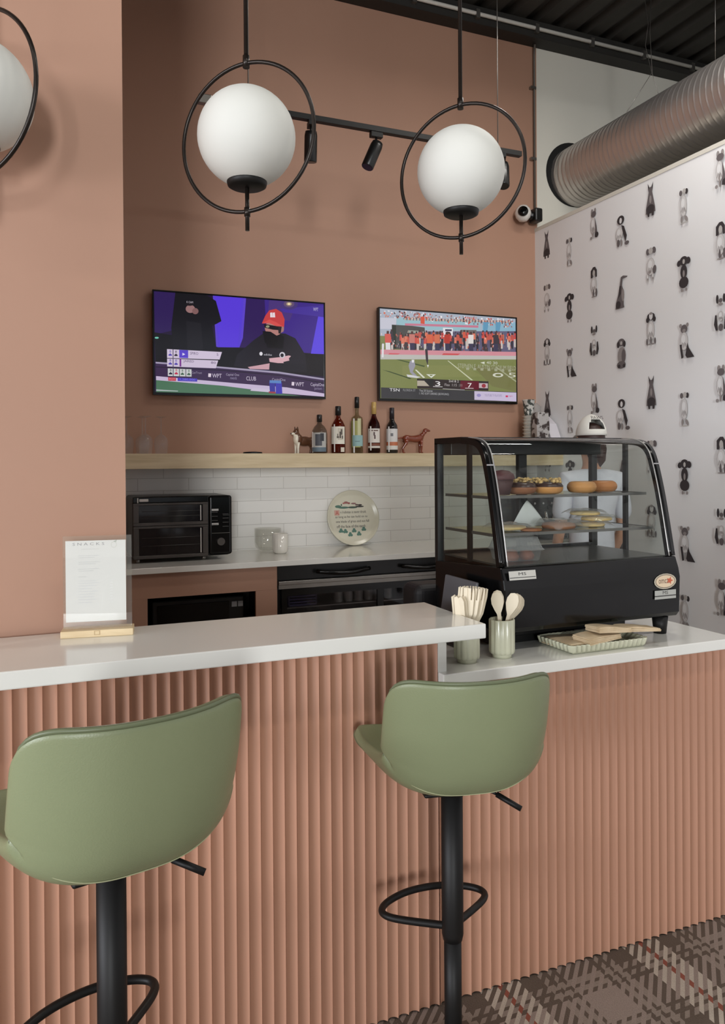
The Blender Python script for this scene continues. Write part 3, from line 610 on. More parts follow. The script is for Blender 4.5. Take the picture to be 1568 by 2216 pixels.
MB().tube([(-2, 4.795, 4.635), (5.4, 4.795, 4.635)], .014, 10).build('pipe', mat('pale_conduit', (226, 222, 214), .45, metal=.2, noise=.05), t)
for k in range(9): MB().box(.9+k*.5, .93+k*.5, 4.778, 4.809, 4.60, 4.662).build('clamp', M_steel, t)
t = thing('wall_conduit', 'thin vertical conduit down the corner to the camera junction box', 'pipe')
MB().tube([(3.46, 4.88, 4.57), (3.475, 4.912, 4.5), (3.475, 4.912, 3.35)], .008, 8).build('pipe', mat('grey_conduit', (96, 88, 80), .5, noise=.1), t)
for z in (4.25, 3.72): MB().box(3.44, 3.485, 4.90, 4.929, z, z+.02).build('clamp', M_steel, t)
t = thing('security_camera', 'small white ball security camera on a black junction box in the corner', 'camera', (3.36, 4.84, 3.285))
MB().lathe([(0, -.06), (.03, -.055), (.052, -.03), (.06, 0), (.052, .03), (.03, .055), (0, .06)], 24, c=(-.04, 0, 0)).build('camera_ball', mat('white_plastic', (222, 218, 212), .35, noise=.01), t)
dv = Vector((-.55, -.83, .02)).normalized(); p = Vector((-.04, 0, 0))
partlabel(MB().tube([p+dv*.05, p+dv*.063, p+dv*.066], 0, 20, rads=[.038, .034, .0]).build('lens', M_gloss, t), 'glossy black lens')
partlabel(MB().tube([(.02, .02, 0), (.10, .03, 0)], .03, 16).box(.05, .115, -.03, .06, -.05, .05, .012).build('junction_box', M_plastic, t), 'black junction box')

# ------------------------------------------------------------------ bar stools
M_seat = mat('sage_leather', (134, 142, 108), .38, noise=.04, nscale=8, bump=.15, bscale=350)
M_pipe = mat('sage_piping', (104, 112, 84), .4, noise=.04)
prof_pts = [(.205, .045), (.12, .022), (.03, .006), (-.07, .0), (-.135, .010), (-.178, .052), (-.198, .115), (-.208, .19), (-.214, .268)]
def crom(P, t):
    n = len(P)-1; x = min(max(t, 0), .99999)*n; i = int(x); f = x-i
    g = lambda k: P[max(0, min(n, k))]
    p0, p1, p2, p3 = g(i-1), g(i), g(i+1), g(i+2)
    return tuple(.5*((2*b)+(c-a)*f+(2*a-5*b+4*c-d)*f*f+(3*b-a-3*c+d)*f**3) for a, b, c, d in zip(p0, p1, p2, p3))
wrap = [(.012,), (.030,), (.055,), (.080,), (.100,), (.108,), (.104,), (.094,), (.080,)]
wid = [(.220,), (.222,), (.212,), (.203,), (.200,), (.202,), (.203,), (.202,), (.198,)]
def shell(s, t, off=0.0):
    a = abs(s); s0 = .62
    dip = (1-sqrt(max(0, 1-((a-s0)/(1-s0))**2))) if a > s0 else 0
    tt = .03*0+t
    if t > .6: tt = t-(t-.6)/.4*dip*.115
    if t < .3: tt = t+(.3-t)/.3*dip*.07
    y, z = crom(prof_pts, tt); e = .004; y2, z2 = crom(prof_pts, min(tt+e, .9999)); y1, z1 = crom(prof_pts, max(tt-e, 0))
    d = Vector((0, y2-y1, z2-z1)).normalized(); nrm = Vector((0, -d.z, d.y))      # points inward / up
    if nrm.z < 0 and t < .4: nrm = -nrm
    nrm = Vector((0, d.z, -d.y))
    w = crom(wid, tt)[0]; k = crom(wrap, tt)[0]
    x = w*(s if a < .5 else (1 if s > 0 else -1)*(.5+(a-.5)*(1-.18*((a-.5)/.5)**2)))
    return Vector((x, y, z))+nrm*(k*(a**(4.2-1.9*min(1, max(0, (tt-.3)/.35))))+off+.012*(1-t)*0)
def stool(loc, rz, zs, label, ring_rz, ring_z, lift=0):
    t = thing('bar_stool', label, 'stool', loc, rz, 'green bar stools')
    o = MB().grid(lambda i, j: shell(-1+2*i, j)+Vector((0, 0, zs)), 28, 36).build('seat_shell', M_seat, t, solid=.022, subsurf=1, off=0)
    q_ = -.010; edge = [shell(-1+2*k/40, .999, q_) for k in range(41)]+[shell(1, 1-k/50, q_) for k in range(1, 50)]+[shell(1-2*k/40, 0, q_) for k in range(41)]+[shell(-1, k/50, q_) for k in range(1, 50)]
    MB().tube([p+Vector((0, 0, zs)) for p in edge], .0042, 8, closed=True).build('piping', M_pipe, t)
    sm = [shell(-1+2*k/40, .53, -.0118)+Vector((0, 0, zs)) for k in range(3, 38)]
    MB().tube(sm, .0011, 6).build('seam', mat('seam_thread', (176, 178, 140), .6, noise=.05), t)
    MB().box(-.09, .09, -.09, .09, zs-.022, zs-.013, .004).tube([(0, 0, zs-.05), (0, 0, zs-.02)], .034, 24).build('swivel_plate', M_black, t)
    MB().tube([(0, 0, .345+lift), (0, 0, .36+lift), (0, 0, zs-.022)], 0, 32, rads=[.0225, .0255, .0255]).build('upper_post', M_black, t)
    MB().tube([(0, 0, .03), (0, 0, .36+lift)], .0205, 32).build('lower_post', M_black, t)
    MB().lathe([(0, 0), (.19, 0), (.19, .006), (.185, .010), (.10, .018), (.04, .028), (.028, .05), (.0, .05)], 56).build('base_disc', mat('base_black', (34, 28, 27), .3, noise=.1), t)
    rr = Matrix.Rotation(ring_rz, 3, 'Z')
    pts = [(0, .0, 0), (-.075, .045, 0), (-.118, .075, 0), (-.135, .098, 0), (-.132, .122, 0), (-.105, .148, 0), (-.055, .170, 0), (0, .177, 0), (.055, .170, 0), (.105, .148, 0), (.132, .122, 0), (.135, .098, 0), (.118, .075, 0), (.075, .045, 0), (0, 0, 0)]
    fine = [Vector(crom(pts, k/70)) for k in range(71)]
    MB().tube([rr @ p+Vector((0, 0, ring_z)) for p in fine], .0085, 12).build('foot_ring', M_black, t)
    lp = [(.03, -.01, zs-.03), (.085, -.045, zs-.040), (.092, -.05, zs-.043), (.138, -.085, zs-.066)]
    MB().tube(lp[:3], .0035, 8).tube(lp[2:], .0065, 10).build('lever', M_black, t)
    return t
stool((.118, 1.43, 0), radians(13), .812, 'green bar stool at the left edge, nearest the menu stand', radians(8), .445, .07)
stool((.898, 1.612, 0), radians(-12), .742, 'green bar stool in front of the utensil cups', radians(8), .375)

# ------------------------------------------------------------------ menu stand
t = thing('menu_stand', 'clear upright menu stand with a white snack sheet on a wood base', 'menu holder', (.145, 2.071, 1.0391), radians(-9))
hw = .082
MB().box(-hw-.004, hw+.004, -.030, .030, 0, .017, .0015).build('wood_base', wood_mat('bamboo', (206, 180, 138), (226, 204, 164), (2, 12, 20)), t)
MB().box(-hw, hw, -.004, -.002, .0175, .249).box(-hw, hw, .002, .004, .0175, .249).build('acrylic_panel', glassmat('acrylic', (252, 252, 250), 1.0, haze=.02), t)
MB().box(-hw+.006, hw-.014, -.0017, -.0009, .034, .237).build('menu_sheet', mat('paper_white', (226, 226, 227), .6, noise=.01), t)
P = Paint((-hw, -.0018, .0175), (2*hw, 0, 0), (0, 0, .2295), step=.00001)
P.text('S N A C K S', .14, .905, .60, .935, (150, 150, 156)); P.rect(.26, .862, .52, .866, (206, 206, 206))
P.ell(.74, .905, .045, .035, (214, 214, 212)); P.ell(.74, .905, .035, .026, (226, 226, 227)); P.poly([(.73, .94), (.79, .96), (.77, .93)], (186, 190, 186))
R = random.Random(2)
for z_, w_ in [(.79, .3), (.77, .24), (.72, .32), (.70, .26), (.645, .3), (.625, .22), (.56, .12), (.515, .26), (.49, .3), (.46, .26), (.43, .2), (.40, .28), (.37, .24), (.34, .22), (.31, .26), (.28, .2)]:
    P.rect(.22, z_, .22+w_, z_+.005, (206, 207, 210)); P.rect(.68, z_, .72, z_+.005, (226, 227, 228))
P.build('menu_print', paintmat('print', 0, .6), t)
P = Paint((-.012, -.0302, .005), (.024, 0, 0), (0, 0, .011), step=.00001)
P.rect(.2, 0, .8, 1, (186, 158, 118)); P.rect(.3, .15, .7, .85, (216, 194, 154)); P.build('burned_mark', paintmat('print', 0, .6), t)

# ------------------------------------------------------------------ toaster oven
t = thing('toaster_oven', 'black double-door toaster oven on the back worktop beside the pillar', 'oven', (.502, 4.50, .9105))
wd, hh, dp = .555, .372, .37
M_ovenf = mat('dark_steel_trim', (82, 76, 72), .35, metal=.5, noise=.08)
MB().box(0, wd, .012, dp, .022, hh, .02, 4).build('oven_body', M_plastic, t)
mb = MB()
for a, b_, z0, z1 in ((.002, .418, .024, .205), (.002, .418, .208, .335)):
    mb.box(a, b_, -.004, .0115, z0, z0+.018).box(a, b_, -.004, .0115, z1-.012, z1).box(a, a+.03, -.004, .0115, z0+.018, z1-.012).box(b_-.03, b_, -.004, .0115, z0+.018, z1-.012)
mb.build('door_frames', M_ovenf, t, bevel=.002)
M_ovg = mat('oven_glass', (30, 28, 30), .08, noise=.2, nscale=10, coat=.3)
for z0, z1, nm in ((.043, .192, 'lower_door'), (.227, .322, 'upper_door')):
    d_ = MB().box(.033, .387, .001, .006, z0, z1).build(nm, M_ovg, t)
    m2 = MB()
    for q_ in (.35, .65): m2.tube([(.05, -.0005, z0+(z1-z0)*q_), (.37, -.0005, z0+(z1-z0)*q_)], .0015, 6)
    m2.build('rack', mat('rack_grey', (84, 82, 80), .4, metal=.5, noise=.1), d_)
    MB().box(.374, .379, -.0035, .0005, z0+.004, z1-.004).build('light_strip', mat('bright_trim', (206, 202, 196), .3, noise=.02), d_)
MB().box(.0, .42, -.004, .0115, .337, .370, .004).build('handle_bar', M_gloss, t)
partlabel(MB().box(.035, .085, -.0075, -.0042, .345, .360, .003).box(.024, .030, -.0075, -.0042, .338, .366, .001).build('badge', mat('bright_trim', (206, 202, 196), .3, noise=.02), t), 'bright metal badge')
MB().box(.423, wd, -.006, .0115, .03, .371, .014, 4).build('control_panel', M_gloss, t)
P = Paint((.423, -.0063, .03), (.132, 0, 0), (0, 0, .341), step=.00002)
for a, b_, w_ in [(.12, .74, .3), (.12, .50, .3)]: P.rect(a, b_, a+w_, b_+.035, (176, 174, 170))
for k in range(8): P.rect(.12 if k % 2 else .6, .47+.035*k, (.12 if k % 2 else .6)+.26, .477+.035*k, (84, 82, 80))
P.rect(.12, .36, .92, .366, (110, 106, 100)); P.rect(.62, .66, .9, .664, (90, 88, 84))
P.build('panel_marks', paintmat('print', 0, .6), t)
partlabel(MB().tube([(.49, -.0065, .105), (.49, -.022, .105)], .022, 24).build('knob', mat('knob_metal', (120, 116, 112), .25, metal=.8, noise=.1), t), 'round grey metal knob')
for xx in (.03, .40):
    for yy in (.02, .33): MB().tube([(xx, yy+.02, 0), (xx, yy+.02, .024)], .014, 12).build('foot', M_steel, t)

# ------------------------------------------------------------------ candle glass and plate
t = thing('candle_holder', 'ribbed white candle glass in front of a wider clear glass, left of the round plate', 'candle holder', (1.395, 4.645, .9105))
MB().lathe([(0, 0), (.034, 0), (.044, .012), (.046, .03), (.046, .122), (.042, .122), (.042, .02), (0, .012)], 48, rf=lambda a: 1+.035*abs(sin(a*8))).build('ribbed_glass', mat('milky_glass', (226, 222, 212), .18, noise=.05, nscale=30, coat=.5), t)
t = thing('glass_jar', 'wide clear glass jar behind the ribbed candle glass', 'jar', (1.355, 4.785, .9105))
MB().lathe([(0, .004), (.05, .004), (.078, .03), (.084, .06), (.084, .145), (.081, .145), (.08, .06), (.05, .01), (0, .01)], 40).build('jar_glass', glassmat('hazy_glass', (248, 248, 246), 1.0, haze=.05), t)
t = thing('ceramic_plate', 'round cream plate with a verse and clovers, leaning on the tiles', 'plate', (1.975, 4.846, .9105)); t.rotation_euler = (radians(-11), 0, 0)
R_ = .187
def lz(r, y): return [(r, y)]
bm = MB()
prof = [(0, .0), (.15, .0), (.165, -.004), (.180, -.014), (.187, -.016), (.187, -.010), (.168, .006), (.14, .010), (0, .010)]
n = 64; rings = []
for r, yy in prof:
    rings.append([bm.bm.verts.new((r*cos(2*pi*k/n), yy, R_+r*sin(2*pi*k/n))) for k in range(n)] if r > 0 else [bm.bm.verts.new((0, yy, R_))])
for A, B in zip(rings, rings[1:]):
    for k in range(n):
        vs = [A[0] if len(A) == 1 else A[k], None if len(A) == 1 else A[(k+1) % n], B[0] if len(B) == 1 else B[(k+1) % n], None if len(B) == 1 else B[k]]
        bm.bm.faces.new([v for v in vs if v]).smooth = True
bm.build('plate_disc', mat('cream_glaze', (216, 212, 192), .22, noise=.015, nscale=8), t)
P = Paint((-R_, -.0006, 0), (2*R_, 0, 0), (0, 0, 2*R_), step=.00003)
def pe(x, y): return ((x-170)/1160, 1-(y-205)/1225)
def pt(s_, x0, y0, x1, y1, c=(62, 56, 52)):
    a = pe(x0, y1); b_ = pe(x1, y0); P.text(s_, a[0], a[1], b_[0], b_[1], c)
def pel(x, y, rx, ry, c): a = pe(x, y); P.ell(a[0], a[1], rx/1160, ry/1225, c)
for x, y, rx, ry, c in [(440, 560, 70, 32, (84, 120, 104)), (560, 585, 120, 24, (78, 114, 98)), (760, 585, 110, 22, (64, 84, 70)), (920, 570, 100, 18, (52, 52, 46)), (620, 475, 50, 26, (150, 92, 88)), (680, 490, 34, 22, (160, 96, 92)), (570, 490, 30, 18, (168, 104, 98)), (790, 500, 60, 20, (150, 112, 108)), (860, 530, 40, 18, (110, 86, 80)), (930, 535, 50, 18, (58, 50, 46)), (515, 525, 14, 26, (70, 90, 76))]:
    pel(x, y, rx, ry, c)
P.rect(*pe(345, 755), *pe(460, 640), (206, 160, 144)); pt('A', 370, 655, 440, 740, (188, 84, 72))
pt('n Irishman is never drunk', 480, 655, 1060, 715); pt('as long as he can hold on to', 360, 762, 1080, 830); pt('one blade of grass and not fall', 365, 865, 1110, 935); pt('off the face of the earth', 375, 968, 1020, 1032)
for x, y in [(465, 1095), (560, 1110), (755, 1100), (665, 1185), (860, 1175), (975, 1075)]:
    for a in (90, 210, 330): pel(x+26*cos(radians(a)), y-26*sin(radians(a)), 30, 28, (88, 126, 112))
P.build('plate_print', paintmat('print_gloss', 0, .3), t)

# ------------------------------------------------------------------ bottles and figures on the shelf
ZS = 1.5258
def bottle(x, y, prof, gcol, label, liquid=None, lprof=None, cap=None, capc=(24, 24, 24), paint=None, opaque=False):
    t = thing('bottle', label, 'bottle', (x, y, ZS))
    MB().lathe(prof, 28).build('bottle_glass', mat('bottle_%d_%d_%d' % gcol, gcol, .08, noise=.1, coat=.6) if opaque else glassmat('bg_%d_%d_%d' % gcol, gcol, 1.0), t)
    if liquid:
        MB().lathe([(0, prof[0][1]+.006)]+[(max(r-.003, 0), z) for r, z in lprof]+[(0, lprof[-1][1])], 24).build('spirit', mat('liq_%d_%d_%d' % liquid, liquid, .25, noise=.25, nscale=16, coat=.3), t)
    if cap:
        MB().lathe([(0, cap[0]), (cap[2], cap[0]), (cap[2], cap[1]-.003), (cap[2]-.003, cap[1]), (0, cap[1])], 20).build('bottle_cap', mat('cap_%d_%d_%d' % capc, capc, .35, noise=.05), t)
    if paint:
        # curved paper label plus pale upright strips painted as window reflections: list of (angle0, angle1, z0, z1, colour)
        V = []; Fq = []; cl = []
        for li, (rad, a0, a1, z0, z1, c) in enumerate(paint):
            nseg = max(2, int(abs(a1-a0)/8)); rr = rad+.0006+.00025*li
            for k in range(nseg+1):
                a = radians(a0+(a1-a0)*k/nseg)
                V.append((rr*sin(a), -rr*cos(a), z0)); V.append((rr*sin(a), -rr*cos(a), z1))
            b0 = len(V)-2*(nseg+1)
            for k in range(nseg): Fq.append((b0+2*k, b0+2*k+2, b0+2*k+3, b0+2*k+1)); cl.append(c)
        me = bpy.data.meshes.new('label_and_glint'); me.from_pydata(V, [], Fq); ca = me.color_attributes.new('Col', 'FLOAT_COLOR', 'CORNER')
        i = 0
        for c in cl:
            for _ in range(4): ca.data[i].color = (*s2l(c), 1); i += 1
        me.materials.append(paintmat('print', 0, .6)); o = bpy.data.objects.new('label_and_glint', me); C.objects.link(o); o.parent = t
    return t
V_ = -27   # the labels face the room, a little towards the camera
cw = (226, 222, 208)
bottle(1.705, 4.78, [(0, 0), (.048, 0), (.051, .006), (.051, .125), (.047, .15), (.034, .175), (.016, .192), (.014, .205), (.014, .232)], (208, 210, 208), 'short clear bottle with a dark bird picture, beside the collie figurine', cap=(.205, .252, .017), capc=(34, 32, 30),
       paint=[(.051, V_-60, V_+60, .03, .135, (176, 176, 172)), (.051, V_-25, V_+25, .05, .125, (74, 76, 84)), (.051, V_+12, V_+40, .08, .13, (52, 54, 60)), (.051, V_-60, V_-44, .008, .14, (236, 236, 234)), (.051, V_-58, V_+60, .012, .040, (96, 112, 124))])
bottle(1.835, 4.78, [(0, 0), (.043, 0), (.046, .006), (.046, .16), (.043, .185), (.03, .212), (.016, .232), (.014, .246), (.014, .27)], (190, 130, 96), 'amber whisky bottle with a cream label and black stopper', liquid=(146, 78, 44), lprof=[(.046, .008), (.046, .16), (.043, .185), (.03, .208)], cap=(.25, .310, .019), capc=(26, 24, 24),
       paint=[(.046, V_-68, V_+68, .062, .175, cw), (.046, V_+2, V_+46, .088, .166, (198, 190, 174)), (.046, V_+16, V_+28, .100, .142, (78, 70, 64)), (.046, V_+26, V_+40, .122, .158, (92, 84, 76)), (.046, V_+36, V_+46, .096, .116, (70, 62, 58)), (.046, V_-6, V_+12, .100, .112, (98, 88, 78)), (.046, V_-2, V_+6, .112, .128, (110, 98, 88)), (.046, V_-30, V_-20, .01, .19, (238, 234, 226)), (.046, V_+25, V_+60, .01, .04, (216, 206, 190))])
bottle(1.968, 4.78, [(0, 0), (.036, 0), (.039, .005), (.039, .222), (.036, .238), (.015, .252), (.0125, .27), (.0125, .32)], (214, 216, 200), 'tall slim clear bottle with a pale blue label and green leaves', cap=(.30, .374, .0155), capc=(24, 24, 24),
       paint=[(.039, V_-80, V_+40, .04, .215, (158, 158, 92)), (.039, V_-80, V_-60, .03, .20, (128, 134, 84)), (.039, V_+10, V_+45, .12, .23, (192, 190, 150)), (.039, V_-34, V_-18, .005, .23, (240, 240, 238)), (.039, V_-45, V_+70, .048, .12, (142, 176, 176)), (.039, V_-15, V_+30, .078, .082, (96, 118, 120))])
bottle(2.090, 4.78, [(0, 0), (.038, 0), (.041, .005), (.041, .175), (.037, .20), (.02, .235), (.014, .255), (.013, .30)], (150, 80, 60), 'dark amber rum bottle with a white label and gold neck', liquid=(92, 40, 28), lprof=[(.041, .008), (.041, .175), (.037, .20), (.02, .232)], cap=(.262, .343, .0165), capc=(196, 162, 96),
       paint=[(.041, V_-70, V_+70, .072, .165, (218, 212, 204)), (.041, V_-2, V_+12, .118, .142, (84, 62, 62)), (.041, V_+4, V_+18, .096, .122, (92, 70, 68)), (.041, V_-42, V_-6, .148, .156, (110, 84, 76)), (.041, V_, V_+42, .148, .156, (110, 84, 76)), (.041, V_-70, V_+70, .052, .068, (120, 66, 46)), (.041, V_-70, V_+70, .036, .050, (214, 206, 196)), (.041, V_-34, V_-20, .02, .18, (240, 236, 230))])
bottle(2.222, 4.78, [(0, 0), (.036, 0), (.039, .005), (.039, .165), (.036, .19), (.02, .215), (.0145, .235), (.0145, .30)], (22, 20, 20), 'black wine bottle with a white label and orange band, beside the red setter figurine', opaque=True, cap=(.232, .308, .0165), capc=(38, 34, 40),
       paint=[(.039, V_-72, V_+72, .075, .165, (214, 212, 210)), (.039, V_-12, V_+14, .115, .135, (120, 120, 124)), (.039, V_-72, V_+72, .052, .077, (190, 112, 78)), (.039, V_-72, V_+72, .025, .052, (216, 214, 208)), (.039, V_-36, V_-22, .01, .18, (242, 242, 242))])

def figurine(name, label, loc, rz, dog):
    t = thing(name, label, 'figurine', loc, rz); dog(t); return t
def limb(mb, pts, rads): mb.tube(pts, 0, 10, rads=rads)
def collie(t):
    # faces -x (left), body on +x
    sab = mat('collie_sable', (96, 62, 42), .3, noise=.3, nscale=25, coat=.4); wh = mat('collie_white', (226, 218, 200), .3, noise=.05, coat=.4)
    b = MB()
    b.ell((.045, 0, .083), (.062, .026, .032)); b.ell((-.010, 0, .095), (.03, .027, .036)); b.ell((.098, 0, .078), (.028, .026, .034)); b.ell((-.028, 0, .138), (.021, .017, .024)); b.ell((-.020, 0, .115), (.02, .02, .03))
    limb(b, [(.12, 0, .09), (.15, .0, .06), (.16, 0, .03)], [.012, .014, .004])
    limb(b, [(.105, .012, .07), (.112, .013, .035), (.104, .013, .012), (.104, .013, .001)], [.018, .010, .007, .009]); limb(b, [(.095, -.012, .07), (.108, -.013, .035), (.1, -.013, .012), (.1, -.013, .001)], [.018, .010, .007, .009])
    for s_ in (-1, 1): limb(b, [(-.026, s_*.010, .152), (-.027, s_*.013, .170), (-.028, s_*.014, .178)], [.008, .005, .001])
    o = b.build('sable_coat', sab, t)
    for s_ in (-1, 1):
        lg = MB(); limb(lg, [(-.022, s_*.013, .075), (-.024, s_*.013, .035), (-.023, s_*.013, .010), (-.027, s_*.013, .001)], [.013, .008, .007, .009]); lg.build('leg', wh, t)
    b = MB(); b.ell((-.030, 0, .098), (.018, .022, .036)); b.ell((-.018, 0, .07), (.018, .02, .02)); b.ell((-.050, 0, .130), (.020, .0085, .009)); b.ell((-.038, 0, .118), (.012, .012, .014))
    b.ell((-.012, 0, .085), (.02, .02, .02)); b.build('white_ruff', wh, t); b = MB(); b.ell((.158, 0, .033), (.008, .008, .014)); b.build('tail_tip', wh, t)
    MB().ell((-.071, 0, .131), (.004, .004, .004)).build('nose', M_gloss, t)
    for s_ in (-1, 1): MB().ell((-.042, s_*.012, .142), (.003, .002, .003)).build('eye', M_gloss, t)
figurine('collie_figurine', 'brown and white collie dog figurine at the left end of the bottles', (1.60, 4.875, ZS), radians(22), collie)
def setter(t):
    # faces +x, tail to -x
    b = MB()
    prof = [(-.055, .103, .024), (-.02, .100, .022), (.02, .098, .026), (.05, .104, .027)]
    limb(b, [(-.078, 0, .102)]+[(p[0], 0, p[1]) for p in prof]+[(.078, 0, .115)], [.012]+[p[2] for p in prof]+[.016])
    limb(b, [(.062, 0, .112), (.085, 0, .135), (.097, 0, .155)], [.020, .014, .013]); b.ell((.104, 0, .160), (.020, .013, .013)); limb(b, [(.108, 0, .160), (.128, 0, .156), (.138, 0, .155)], [.011, .008, .005])
    for s_ in (-1, 1): b.ell((.098, s_*.013, .152), (.008, .004, .016))
    limb(b, [(-.07, 0, .108), (-.10, 0, .104), (-.13, 0, .100)], [.008, .006, .002])
    for s_ in (-1, 1):
        limb(b, [(.060, s_*.014, .095), (.062, s_*.014, .05), (.060, s_*.014, .012), (.068, s_*.014, .001)], [.013, .008, .006, .008])
        limb(b, [(-.058, s_*.014, .095), (-.052+.01*s_, s_*.015, .065), (-.078+.01*s_, s_*.015, .035), (-.074+.01*s_, s_*.015, .010), (-.066+.01*s_, s_*.015, .001)], [.020, .012, .007, .006, .008])
    b.build('glazed_body', mat('setter_red', (124, 58, 38), .16, noise=.15, nscale=12, coat=.8), t)
figurine('setter_figurine', 'glossy red brown setter dog figurine beside the black wine bottle', (2.382, 4.79, ZS), radians(4), setter)
tag(MB().lathe([(0, .0), (.058, 0), (.060, .004), (.056, .010), (.012, .013), (0, .013)], 32, c=(1.245, 4.72, ZS)).build('black_lid', M_plastic), 'flat black round lid lying on the wooden shelf', 'lid')
wg = None
gm = glassmat('wine_glass', (246, 246, 246), 1.0, haze=.085)
for k, (x_, y_, lab) in enumerate([(.50, 4.76, 'upside down stemless look wine glass half behind the pillar edge'), (.595, 4.80, 'upside down wine glass second from the pillar on the shelf'), (.60, 4.70, 'upside down wine glass in the front of the shelf, middle of the glasses'), (.695, 4.74, 'upside down wine glass farthest right of the glasses on the shelf')]):
    lab = ['upturned wine glass nearest the pillar edge on the shelf', 'upturned wine glass at the back of the shelf between its neighbours', 'upturned wine glass at the shelf front, second from the right', 'upturned wine glass farthest from the pillar, at the right of the row'][k]
    if wg is None:
        wg = thing('wine_glass', lab, 'glass', (x_, y_, ZS), 0, 'wine glasses on the shelf')
        MB().lathe([(.034, 0), (.038, .03), (.041, .06), (.036, .092), (.018, .110), (.006, .116)], 28).build('bowl', gm, wg)
        MB().lathe([(.006, .116), (.0035, .13), (.0035, .205), (.006, .212)], 14).build('stem', gm, wg)
        MB().lathe([(.006, .2125), (.034, .218), (.035, .219), (.034, .2195), (0, .220)], 28).build('foot', gm, wg)
    else: dup(wg, (x_, y_, ZS), 0, lab)

# stacks and bags at the right end of the shelf
def pattern_mat(name, c1, c2, sc):
    m = bpy.data.materials.new(name); m.use_nodes = True; nt = m.node_tree; N = nt.nodes; Lk = nt.links; b = N['Principled BSDF']
    tc = N.new('ShaderNodeTexCoord'); n = N.new('ShaderNodeTexNoise'); n.inputs['Scale'].default_value = sc; n.inputs['Detail'].default_value = 2; Lk.new(tc.outputs['Object'], n.inputs[0])
    cr = N.new('ShaderNodeValToRGB'); cr.color_ramp.elements[0].color = (*s2l(c1), 1); cr.color_ramp.elements[1].color = (*s2l(c2), 1); cr.color_ramp.elements[0].position = .47; cr.color_ramp.elements[1].position = .53
    Lk.new(n.outputs['Fac'], cr.inputs[0]); Lk.new(cr.outputs[0], b.inputs['Base Color']); b.inputs['Roughness'].default_value = .5; return m
M_pat = pattern_mat('leaf_pattern', (70, 76, 72), (206, 204, 198), 34); M_pat2 = pattern_mat('silver_flower_pattern', (62, 52, 50), (176, 172, 170), 22)
t = thing('paper_cup', 'upper leaf-patterned paper cup on top of the cup stack', 'cup', (3.305, 4.76, 1.80))
MB().lathe([(.032, 0), (.044, .105), (.047, .108), (.046, .112), (.043, .112), (.031, .004), (0, .004)], 24).build('cup_wall', M_pat, t)
M_cw = mat('cup_white', (216, 212, 204), .5, noise=.02)
cw0 = None
for k in range(11):
    if cw0 is None:
        cw0 = thing('paper_cup', 'nested white paper cup in the stack at the corner of the shelf', 'cup', (3.305, 4.76, ZS), 0, 'nested paper cups in the corner stack')
        MB().lathe([(.0, .002), (.034, 0), (.040, .022), (.046, .024), (.0465, .021), (.043, .0245), (.0395, .0245)], 24).build('cup_wall', M_cw, cw0)
    else: dup(cw0, (3.305, 4.76, ZS+.0245*k))
tag(MB().lathe([(.034, 0), (.050, .30), (.046, .345), (.02, .37), (0, .372), ], 24, c=(3.41, 4.84, ZS)).build('cup_sleeve', glassmat('clear_sleeve', (225, 225, 222), .9, haze=.25)), 'clear plastic sleeve of cups at the very corner of the shelf', 'cup sleeve')
t = thing('coffee_bag', 'brown bag with silver flowers between the cup stack and the white paper bag', 'bag', (3.335, 4.66, ZS))
MB().prism([(-.05, 0), (.05, 0), (.055, .20), (.045, .29), (-.045, .29), (-.055, .20)], 'Y', -.035, .035).build('bag_body', M_pat2, t, bevel=.006)
t = thing('paper_bag', 'white paper bag leaning at the end of the shelf in the corner', 'bag', (3.44, 4.72, ZS))
MB().prism([(.03, 0), (.028, .27), (-.06, .21), (-.115, .10), (-.12, 0)], 'X', -.05, .035).build('bag_body', mat('bag_white', (206, 202, 208), .6, noise=.03), t, bevel=.006)

# coffee machine on the back worktop, seen through the case
t = thing('coffee_machine', 'black coffee machine on the back worktop, seen through the pastry case', 'coffee machine', (3.12, 4.52, .9105))
MB().box(0, .34, 0, .34, 0, .30, .012).build('machine_body', mat('machine_black', (16, 16, 17), .5, spec=.3, noise=.1), t)
MB().box(.03, .31, -.10, .001, .0, .02, .004).build('drip_tray', M_steel, t)
MB().tube([(.22, -.001, .16), (.22, -.03, .16)], .03, 20).build('dial', M_chrome, t)
MB().tube([(.12, -.001, .20), (.12, -.05, .20), (.12, -.06, .15)], .012, 12).build('spout', M_chrome, t)
for k in range(4): MB().tube([(.06+.07*k, -.001, .265), (.06+.07*k, -.008, .265)], .008, 10).build('button', M_chrome, t)

# ------------------------------------------------------------------ pastry case
CX0, CX1 = 1.262, 1.935
t = thing('pastry_display_case', 'black curved-glass pastry display case on the lower counter', 'display case', (0, 0, 0))
front = [(1.958, .958), (1.948, .975), (1.945, 1.09), (1.952, 1.115), (1.968, 1.155)]
MB().prism([(2.372, .972), (1.985, .958), (1.962, .96), (1.950, .975), (1.946, 1.09), (1.952, 1.118), (1.966, 1.154), (2.372, 1.130)], 'X', CX0, CX1).build('base_body', M_gloss, t, bevel=.004)
MB().box(CX0+.03, 1.80, 2.05, 2.36, .925, .9575, .004).box(CX0+.03, 1.60, 2.06, 2.36, .9035, .9245).build('compressor_housing', M_plastic, t)
for xx in (CX0+.035, CX1-.05):
    for yy in (1.985, 2.33): MB().lathe([(0, 0), (.020, 0), (.026, .055), (0, .055)], 20, c=(xx, yy, .903)).build('foot', M_black, t)
gl = [(1.968, 1.156), (1.985, 1.24), (2.003, 1.324), (2.022, 1.40), (2.044, 1.47), (2.062, 1.505), (2.088, 1.528), (2.125, 1.540), (2.19, 1.545)]
def gcurve(k): return crom(gl, k)
